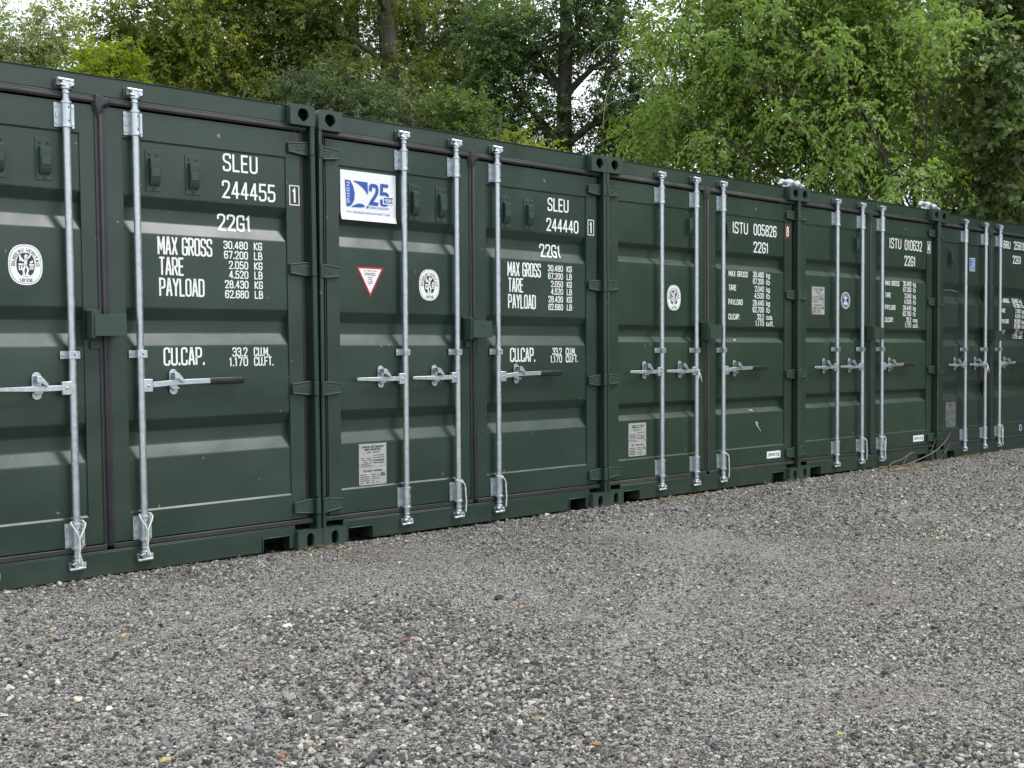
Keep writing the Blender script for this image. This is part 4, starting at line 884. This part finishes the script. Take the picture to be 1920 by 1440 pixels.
# ------------------------------------------------------------------ trees
def foliage(name, ramp_cols, trans=.45):
    m, t, b = new_mat(name); L = t.links
    a = N(t, 'ShaderNodeAttribute', attribute_name='tint'); r = ramp(t, [(i/(len(ramp_cols)-1), c) for i, c in enumerate(ramp_cols)]); L.new(a.outputs['Fac'], r.inputs['Fac'])
    L.new(r.outputs['Color'], b.inputs['Base Color']); b.inputs['Roughness'].default_value = .5; b.inputs['Specular IOR Level'].default_value = .4
    tr = N(t, 'ShaderNodeBsdfTranslucent'); hs = N(t, 'ShaderNodeHueSaturation', Saturation=1.15, Value=1.5); L.new(r.outputs['Color'], hs.inputs['Color']); L.new(hs.outputs['Color'], tr.inputs['Color'])
    mx = N(t, 'ShaderNodeMixShader', Fac=trans); L.new(b.outputs['BSDF'], mx.inputs[1]); L.new(tr.outputs['BSDF'], mx.inputs[2])
    L.new(mx.outputs[0], t.nodes['Material Output'].inputs['Surface'])
    return m
def bark(name, col):
    m, t, b = new_mat(name); L = t.links; tc = N(t, 'ShaderNodeTexCoord'); mp = N(t, 'ShaderNodeMapping'); mp.inputs['Scale'].default_value = (9, 9, 2); L.new(tc.outputs['Object'], mp.inputs['Vector'])
    n = N(t, 'ShaderNodeTexNoise', Scale=2.5, Detail=7.0, Roughness=.7); L.new(mp.outputs['Vector'], n.inputs['Vector']); r = ramp(t, [(.3, tuple(c*.5 for c in col)), (.7, tuple(c*1.4 for c in col))]); L.new(n.outputs['Fac'], r.inputs['Fac'])
    L.new(r.outputs['Color'], b.inputs['Base Color']); b.inputs['Roughness'].default_value = .9; bp = N(t, 'ShaderNodeBump', Strength=.8, Distance=.05); L.new(n.outputs['Fac'], bp.inputs['Height']); L.new(bp.outputs['Normal'], b.inputs['Normal'])
    return m
BK = bark('bark_grey', (.115, .10, .082)); BKD = bark('bark_dark', (.055, .048, .040)); BKP = bark('bark_pale', (.20, .18, .14))
F_OAK = foliage('oak_leaves', [(.042, .066, .016), (.098, .132, .030), (.168, .208, .048), (.27, .31, .08)], .5)
F_LIME = foliage('lime_leaves', [(.055, .085, .015), (.115, .155, .026), (.19, .235, .038), (.29, .33, .055)])
F_BRIGHT = foliage('bright_leaves', [(.10, .15, .014), (.165, .225, .022), (.25, .30, .034)], .5)
F_PALE = foliage('pale_leaves', [(.125, .17, .05), (.21, .26, .085), (.30, .345, .13)])
F_DARK = foliage('dark_leaves', [(.032, .060, .021), (.064, .110, .035), (.105, .165, .050), (.18, .24, .072)], .45)
F_BEECH = foliage('beech_leaves', [(.060, .105, .020), (.120, .185, .032), (.190, .262, .050), (.28, .35, .085)], .45)
F_SPRAY = foliage('young_beech_leaves', [(.12, .20, .045), (.19, .28, .07), (.28, .37, .11)], .5)
F_IVY = foliage('ivy_leaves', [(.045, .072, .022), (.092, .140, .042), (.155, .215, .064), (.25, .29, .10)], .4)
F_MID = foliage('hazel_leaves', [(.035, .065, .018), (.070, .115, .028), (.115, .170, .042), (.19, .25, .065)])
F_THICK = foliage('thicket_leaves', [(.026, .046, .016), (.052, .080, .027), (.088, .122, .042), (.15, .185, .06)], .4)
F_FAR = foliage('far_leaves', [(.060, .085, .030), (.095, .130, .045), (.15, .19, .065)])
def unit(v): return v / (np.linalg.norm(v, axis=-1, keepdims=True) + 1e-9)
def leaves_mesh(name, lobes, n_tw, nl, ll, tw, droop, seed, gap=.40, aspect=.5, gscale=1.6, tintb=(.5, .22)):
    """leaf sprays: twigs spread through the lobes (cx,cy,cz,rx,rz[,ry]) with leaves along each; returns leaf mesh and twig starts"""
    r = np.random.default_rng(seed); S, Dv, TB = [], [], []
    vol = np.array([l[3]*l[4] for l in lobes]); cnt = (n_tw * vol / vol.sum()).astype(int) + 1
    for l, k in zip(lobes, cnt):
        k2 = int(k * 1.9); u = unit(r.normal(size=(k2, 3))); rad = r.uniform(0, 1, k2) ** (1/2.4)
        R = np.array([l[3], l[5] if len(l) > 5 else max(l[3], l[4]) * .95, l[4]]); p = np.array(l[:3]) + u * rad[:, None] * R
        gn = fbm(p[:, 0]*gscale + p[:, 1]*.7, p[:, 2]*gscale + p[:, 1]*.5, seed % 50, 3); ok = np.argsort(-(gn + r.uniform(0, gap, k2)))[:k]
        p, u = p[ok], u[ok]; S.append(p); d = unit(u * .8 + r.normal(0, .55, p.shape) + np.array([0, 0, .05])); Dv.append(d)
        TB.append(np.clip(r.normal(tintb[0], tintb[1], len(p)) + (gn[ok] - .45) * .6, 0, 1))
    S, Dv, TB = np.concatenate(S), np.concatenate(Dv), np.concatenate(TB); k = len(S)
    L = tw * r.uniform(.6, 1.3, k); t = (np.arange(nl) + r.uniform(0, 1, (k, nl))) / nl
    P = S[:, None] + Dv[:, None] * (L[:, None, None] * t[..., None]); P[..., 2] -= droop * L[:, None] * t**2
    P += r.normal(0, .018, P.shape) * (tw / .5)
    td = Dv[:, None] * np.ones((1, nl, 1)); td = td + np.stack([0*t, 0*t, -2*droop*t], -1) ; td = unit(td)
    side = unit(np.cross(td, np.array([0, 0, 1.]) + r.normal(0, .25, td.shape))); sg = np.where(np.arange(nl) % 2 == 0, 1, -1)[None, :, None]
    ax = unit(td * .55 + side * sg * .8 + r.normal(0, .30, td.shape) + np.array([0, 0, -.25 - droop*.5]))
    nrm = unit(np.cross(ax, side * sg) * np.where(r.uniform(size=(k, nl, 1)) < .5, 1, 1) + r.normal(0, .45, td.shape)); wv = unit(np.cross(ax, nrm))
    up = unit(np.cross(wv, ax)); ln = ll * r.uniform(.65, 1.25, (k, nl, 1)); wd = ln * aspect * .5
    v0 = P; v1 = P + ax*ln*.42 + wv*wd + up*ln*.07; v2 = P + ax*ln - up*ln*.08; v3 = P + ax*ln*.42 - wv*wd + up*ln*.07
    V = np.stack([v0, v1, v2, v3], 2).reshape(-1, 3).astype(np.float32); q = k * nl; base = np.arange(q) * 4
    F = np.stack([base, base+1, base+2, base, base+2, base+3], 1).reshape(-1).astype(np.int32)
    m_ = bpy.data.meshes.new(name); m_.vertices.add(len(V)); m_.vertices.foreach_set('co', V.ravel()); m_.loops.add(len(F)); m_.loops.foreach_set('vertex_index', F)
    m_.polygons.add(q*2); m_.polygons.foreach_set('loop_start', np.arange(0, len(F), 3, dtype=np.int32))
    m_.update(calc_edges=True); m_.validate()
    tn = np.clip(TB[:, None] + r.normal(0, .13, (k, nl)), 0, 1); attr(m_, 'tint', 'FLOAT', np.repeat(tn.ravel(), 4).astype(np.float32))
    return m_, S
def tree(name, label, cat, base, r0, top, lobes, fol, bk, n_tw, nl, ll, tw, droop=.25, seed=1, gap=.4, aspect=.5, group=None, lean=(0, 0), limb_r=.25, subs=5, stems=1, tintb=(.5, .22), gscale=1.6, twig_draw=0.0, fork=(.35, .85)):
    root = empty(name, (base[0], base[1], 0)); tag(root, label, cat, group); r = np.random.default_rng(seed + 1000); mb = MB()
    B = np.array([base[0], base[1], 0.]); axes = []
    for s in range(stems):
        o = np.array([r.normal(0, .25), r.normal(0, .25), 0]) * (stems > 1); k = 9
        pth = [B + o*(1 + 2.5*i/k) + np.array([lean[0]*i/k + r.normal(0, .035)*(i > 0)*top/6, lean[1]*i/k + r.normal(0, .035)*(i > 0)*top/6, top*i/k - (.15 if i == 0 else 0)]) for i in range(k+1)]
        axes.append(np.array(pth)); mb.tube([tuple(p - B) for p in pth], [r0*(1.25 if i == 0 else 1 - .55*i/k)/math.sqrt(stems) for i in range(k+1)], 12)
    for li, l in enumerate(lobes):
        A = axes[li % stems]; C = np.array(l[:3]); hd = np.hypot(*(C[:2] - B[:2])); zt = np.clip(C[2] - hd*.55 - .4, top*fork[0]*.5, top*fork[1]); i = int(np.argmin(abs(A[:, 2] - zt))); s = A[i]
        mid = s*.5 + C*.5 + np.array([r.normal(0, .12), r.normal(0, .12), .10*hd]) ; rl = r0 * limb_r
        tt = np.linspace(0, 1, 7); pth = [(1-a)**2*s + 2*a*(1-a)*mid + a*a*C + (r.normal(0, .03, 3)*hd*.2 if 0 < a < 1 else 0) for a in tt]
        mb.tube([tuple(p - B) for p in pth], [rl*(1 - .72*a) for a in tt], 7)
        for q in range(subs):
            u = unit(r.normal(size=3)); e = C + u*np.array([l[3], l[3], l[4]])*.85; s2 = pth[int(r.integers(3, 7))]; m2 = (s2 + e)/2 + r.normal(0, .08, 3)
            mb.tube([tuple(a_ - B) for a_ in (s2, m2, e)], [rl*.26, rl*.17, rl*.05], 5)
    if twig_draw: pass
    mb.build('trunk', bk, root, 60, recalc=False)
    m_, S = leaves_mesh('crown', lobes, n_tw, nl, ll, tw, droop, seed, gap, aspect, gscale, tintb); m_.materials.append(fol); c = bpy.data.objects.new('crown', m_); COL.objects.link(c); c.parent = root; c.location = (-base[0], -base[1], 0)
    return root
# behind the left container
tree('birch_tree', 'pale green feathery tree at the far left with sky above it', 'tree', (6.72, 26.89), .22, 9.0, [(7.32,26.7,10.65,.61,.73),(6.51,26.96,9.85,1.09,.76),(5.6,27.22,10.22,1.04,.75),(7.46,26.65,9.65,.69,.61),(6.2,27.1,8.6,1.6,.8)], F_PALE, BKP, 1300, 26, .09, .75, .45, 31, .30)
tree('lime_tree', 'yellow green tree left of the oaks, behind the first container', 'tree', (7.17, 18.19), .22, 8.5, [(5.99,18.68,8.19,.66,.54),(6.79,18.36,8.63,1.08,.72),(7.74,17.93,8.53,1.1,.98),(6.35,18.54,7.63,1.02,.54),(7.36,18.11,7.71,1.09,.61),(8.26,17.68,7.65,.98,.74),(7.22,18.17,9.56,1.33,.6),(5.8,18.75,8.76,.33,.3),(5.52,18.86,7.74,.35,.47),(7.0,18.3,6.6,1.4,.8)], F_LIME, BK, 1700, 24, .095, .6, .35, 32, .35)
tree('lime_bush', 'vivid lime green bush top showing over the first container', 'bush', (3.1, 11.2), .07, 5.0, [(2.97,11.27,5.62,.37,.26),(3.24,11.17,5.53,.33,.23),(3.05,11.2,5.1,.45,.4)], F_BRIGHT, BK, 330, 16, .085, .32, .1, 33, .3, stems=3, subs=3)
OG = 'oaks standing behind the first two containers'
tree('oak_tree', 'oak with the leftmost of the three bare trunks, behind the second container', 'tree', (11.22, 17.15), .30, 12.0, [(9.16,18.34,9.14,1.28,.9),(10.15,17.8,8.82,1.16,.9),(9.7,18.06,7.77,1.16,.77),(10.3,17.7,10.2,1.2,.55),(9.17,18.34,10.15,1.28,.64),(9.2,18.3,7.2,1.2,.7),(10.6,17.0,8.2,.7,.7)], F_OAK, BK, 2300, 24, .095, .6, .3, 34, .42, group=OG, subs=9, limb_r=.32)
tree('oak_tree', 'oak with the thick middle trunk of three, behind the banner container', 'tree', (11.75, 16.4), .36, 12.0, [(10.48,16.43,7.58,.88,.69),(11.13,16.02,9.72,1.51,.56),(9.95,16.75,9.0,.8,.5),(11.67,15.64,7.62,.88,.63),(11.11,16.03,7.0,1.01,.5)], F_OAK, BK, 1300, 24, .095, .6, .3, 35, .42, group=OG, subs=9, limb_r=.30)
tree('oak_tree', 'oak with the rightmost of the three trunks, thinning to sky gaps', 'tree', (13.2, 17.1), .30, 12.5, [(13.85,17.14,9.9,1.38,.83),(14.5,16.63,8.94,1.25,.83),(14.73,16.45,10.25,1.39,.83),(13.62,17.32,7.97,1.25,.69),(14.28,16.81,7.98,1.11,.83),(12.6,17.6,9.3,.9,.8)], F_OAK, BK, 1700, 24, .095, .6, .3, 36, .45, group=OG, subs=9, limb_r=.32)
tree('ivy_thicket', 'dull dark green thicket right above the roof of the banner container', 'bush', (7.09, 10.89), .12, 5.2, [(7.02,10.93,5.50,.8,.56),(7.68,10.5,5.38,.8,.57),(6.71,11.12,5.75,.47,.42),(6.39,11.31,5.55,.47,.28),(7.2,10.8,4.7,1.1,.6)], F_THICK, BKD, 1500, 18, .072, .6, .3, 37, .6, stems=3, subs=3)
tree('hazel_bush', 'mid green rounded bush over the right end of the banner container', 'bush', (8.54, 9.24), .08, 5.0, [(8.55,9.23,5.10,.54,.42),(8.26,9.46,5.2,.37,.37),(8.4,9.3,4.5,.7,.5)], F_MID, BK, 560, 16, .078, .35, .2, 38, .3, stems=3, subs=3)
tree('privet_bush', 'low yellow green shrub at the roof edge under the dark tree', 'bush', (8.52, 7.95), .05, 4.4, [(8.49,7.98,4.50,.42,.21),(8.79,7.71,4.40,.35,.18),(8.6,7.9,4.0,.5,.4)], F_LIME, BK, 240, 14, .070, .3, .1, 39, .3, stems=3, subs=3, tintb=(.75, .2))
tree('ivy_clad_tree', 'dark tree with a black ivy covered trunk against bright sky', 'tree', (13.95, 12.47), .27, 10.5, [(12.96,13.36,7.38,1.04,.73),(13.42,12.96,8.22,1.1,.73),(14.22,12.2,8.74,1.09,.73),(14.85,11.56,8.05,.91,.73),(15.01,11.38,6.84,.85,.73),(13.28,13.09,6.47,.85,.61),(14.57,11.86,9.63,1.45,.61),(15.26,11.12,6.05,.85,.55),(12.78,13.52,8.47,.85,.73),(14.64,11.78,6.01,.61,.49),(12.6,13.7,6.6,.8,.6),(14.75,11.65,6.6,.6,.45),(13.93,12.47,6.6,.25,.7,.25),(13.95,12.45,5.6,.22,.8,.22)], F_DARK, BKD, 3000, 22, .090, .55, .25, 40, .75, subs=9, limb_r=.35, gscale=2.2)
tree('beech_tree', 'bright green beech with drooping leaves overhanging the right hand containers', 'tree', (11.0, 3.4), .22, 6.6,
     [(8.94,4.67,5.76,.69,.46),(9.45,4.02,5.86,.84,.53),(9.96,3.3,5.79,.83,.53),(10.42,2.58,5.64,.81,.52),(9.13,4.44,4.9,.77,.54),(9.67,3.72,5.0,.83,.61),(10.16,3.0,4.94,.82,.6),(10.56,2.33,4.88,.74,.59),(8.69,4.96,4.24,.62,.39),(9.22,4.32,4.17,.69,.42),(9.76,3.6,4.13,.76,.45),(10.2,2.94,3.9,.75,.45),(10.56,2.33,3.85,.66,.52),(9.54,3.9,3.66,.69,.23),(9.67,3.72,6.51,1.13,.38),(10.34,2.7,6.38,1.11,.37)],
     F_BEECH, BK, 4300, 17, .074, .5, .55, 41, .38, aspect=.55, subs=7, limb_r=.22, tintb=(.5, .24))
tree('beech_tree', 'young pale leaved beech branch hanging forward over the darkest container', 'tree', (10.9, 2.2), .10, 5.2,
     [(8.13,.53,4.7,.3,.21),(8.43,.38,4.81,.24,.18),(8.04,.69,3.1,.24,.24),(8.16,2.4,3.98,.33,.23),(8.4,2.03,4.87,.39,.26),(8.25,3.12,5.08,.41,.24),(7.79,3.71,5.33,.35,.17),(7.96,3.5,3.93,.35,.21),(7.81,.7,2.81,.24,.13),(8.6,1.71,4.06,.33,.23),(7.96,4.28,4.41,.29,.22),(8.45,2.85,5.53,.41,.21),(8.44,1.98,3.5,.33,.2)], F_SPRAY, BK, 360, 13, .070, .35, .6, 42, .35, aspect=.55, subs=4, limb_r=.16)
tree('ivy_clad_tree', 'gloomy ivy covered tree with hanging brown vines at the right edge', 'tree', (13.04, 1.88), .20, 7.0, [(12.89,2.18,5.62,.48,.48),(13.06,1.82,5.88,.48,.48),(13.02,1.91,4.79,.48,.56),(12.82,2.34,4.51,.4,.49),(13.07,1.81,3.83,.4,.48),(12.9,2.17,3.45,.48,.32),(13.22,1.45,4.74,.47,.79),(12.7,2.58,3.81,.33,.49),(12.66,2.65,5.19,.33,.41),(13.1,1.9,2.9,.6,.5),(11.51,1.6,5.33,.41,.41),(11.45,1.27,4.88,.4,.4),(11.54,1.53,4.36,.36,.32),(11.52,1.11,4.08,.4,.4),(11.58,1.69,3.58,.33,.41),(11.54,1.3,3.09,.48,.24),(12.6,2.6,6.1,.7,.5),(13.0,2.0,6.6,.8,.5)], F_IVY, BKD, 1900, 15, .095, .38, .5, 43, .5, aspect=.75, subs=6, limb_r=.3)
FG = 'far trees closing the view behind the yard'
for i, (nm, lab, b, lobes) in enumerate([
    ('far_tree', 'far tree behind the left oak', (18.28,30.42), [(16.26,31.56,10.5,2.2,1.5),(18.31,30.4,10.2,2.0,1.4),(20.0,29.33,10.0,1.9,1.4)]),
    ('far_tree', 'far tree in the gaps between the oaks and the dark tree', (23.25,26.92), [(21.98,27.92,9.2,2.0,1.2),(23.26,26.91,8.6,1.6,1.2),(24.51,25.85,8.4,1.6,1.2)]),
    ('far_tree', 'far tree low behind the ivy covered trunk', (25.56,22.07), [(24.88,22.76,7.0,1.8,1.0),(26.22,21.36,7.6,1.8,1.2)]),
    ('far_tree', 'far tree behind the left half of the beech', (23.84,14.83), [(23.06,15.84,8.6,2.12,1.63),(24.31,14.2,8.85,2.1,1.77),(24.03,14.58,10.81,2.42,1.29)]),
    ('far_tree', 'far tree behind the right half of the beech', (24.25,10.61), [(23.89,11.22,8.1,2.09,1.79),(24.73,9.77,7.82,1.9,1.76),(24.18,10.74,9.97,2.22,1.18)]),
    ('far_tree', 'far tree behind the gloomy ivy covered tree', (23.73,7.35), [(23.72,7.36,6.86,1.75,1.75),(23.72,7.36,8.85,1.74,1.34)]),
    ('far_tree', 'far tree behind the yellow green tree', (12.34,31.21), [(12.39,31.19,11.0,1.67,1.11),(13.69,30.61,10.8,1.69,1.13),(10.77,31.84,10.6,1.1,.73)])]):
    tree(nm, lab, 'tree', b, .3, lobes[0][2], lobes, F_FAR if i not in (3, 4, 5) else F_DARK, BKD, 1000, 20, .13, .8, .3, 60+i, .45, group=FG, subs=4)
# the wood that closes the yard on its right hand side (seen mirrored in the darker doors at that end)
wl = [(16.5 - .16*k*k*.5, 1.0 - 2.9*k, h, 2.3, h, 2.2) for k in range(7) for h in (2.4,)] + [(17.2 - .08*k*k, .5 - 2.9*k, 5.6, 2.4, 2.2, 2.3) for k in range(7)]
m_, S = leaves_mesh('woodland', wl, 2600, 14, .30, .9, .3, 90, .3); m_.materials.append(F_DARK); o = bpy.data.objects.new('woodland', m_); COL.objects.link(o); tag(o, 'dense wood edging the right hand side of the yard', 'wood', None, 'stuff')
# bare brown vines hanging on the right hand tree
VG = 'bare vines hanging down the right hand tree'
mbv = [([(13.05,1.75,5.6),(12.95,1.6,4.6),(12.85,1.5,3.6),(12.6,1.55,2.4)], .012, 'thickest bare vine curving down at the right edge'), ([(12.95,1.9,4.4),(12.75,1.9,3.9),(12.65,1.9,3.2),(12.62,1.95,2.5)], .006, 'thin bare vine left of the thick one'), ([(12.6,2.4,4.2),(12.8,2.1,3.9),(13.0,1.7,4.0)], .006, 'bare stem crossing sideways in the dark ivy')]
for p, r_, lab in mbv: stick(p, r_, WOOD, lab, 'vine', VG, 'vine')
# bare arching twigs in front of the sky gap
TG = 'bare arching twigs at the left end of the beech'
for p, lab in (([(9.3,4.6,4.5),(8.75,5.0,5.2),(8.35,5.2,5.65),(7.9,5.4,5.6),(7.65,5.5,5.2)], 'bare twig arching over the sky gap, the uppermost'), ([(9.2,4.6,4.6),(8.6,4.95,4.85),(8.1,5.15,4.85),(7.75,5.3,4.55)], 'bare twig arching lower over the sky gap'), ([(8.5,5.0,5.45),(8.1,5.15,5.3),(7.85,5.25,4.9),(7.8,5.28,4.35)], 'bare twig drooping steeply from the upper arch')): stick(p, .009, WOODP, lab, 'bare_twig', TG, 'twig')
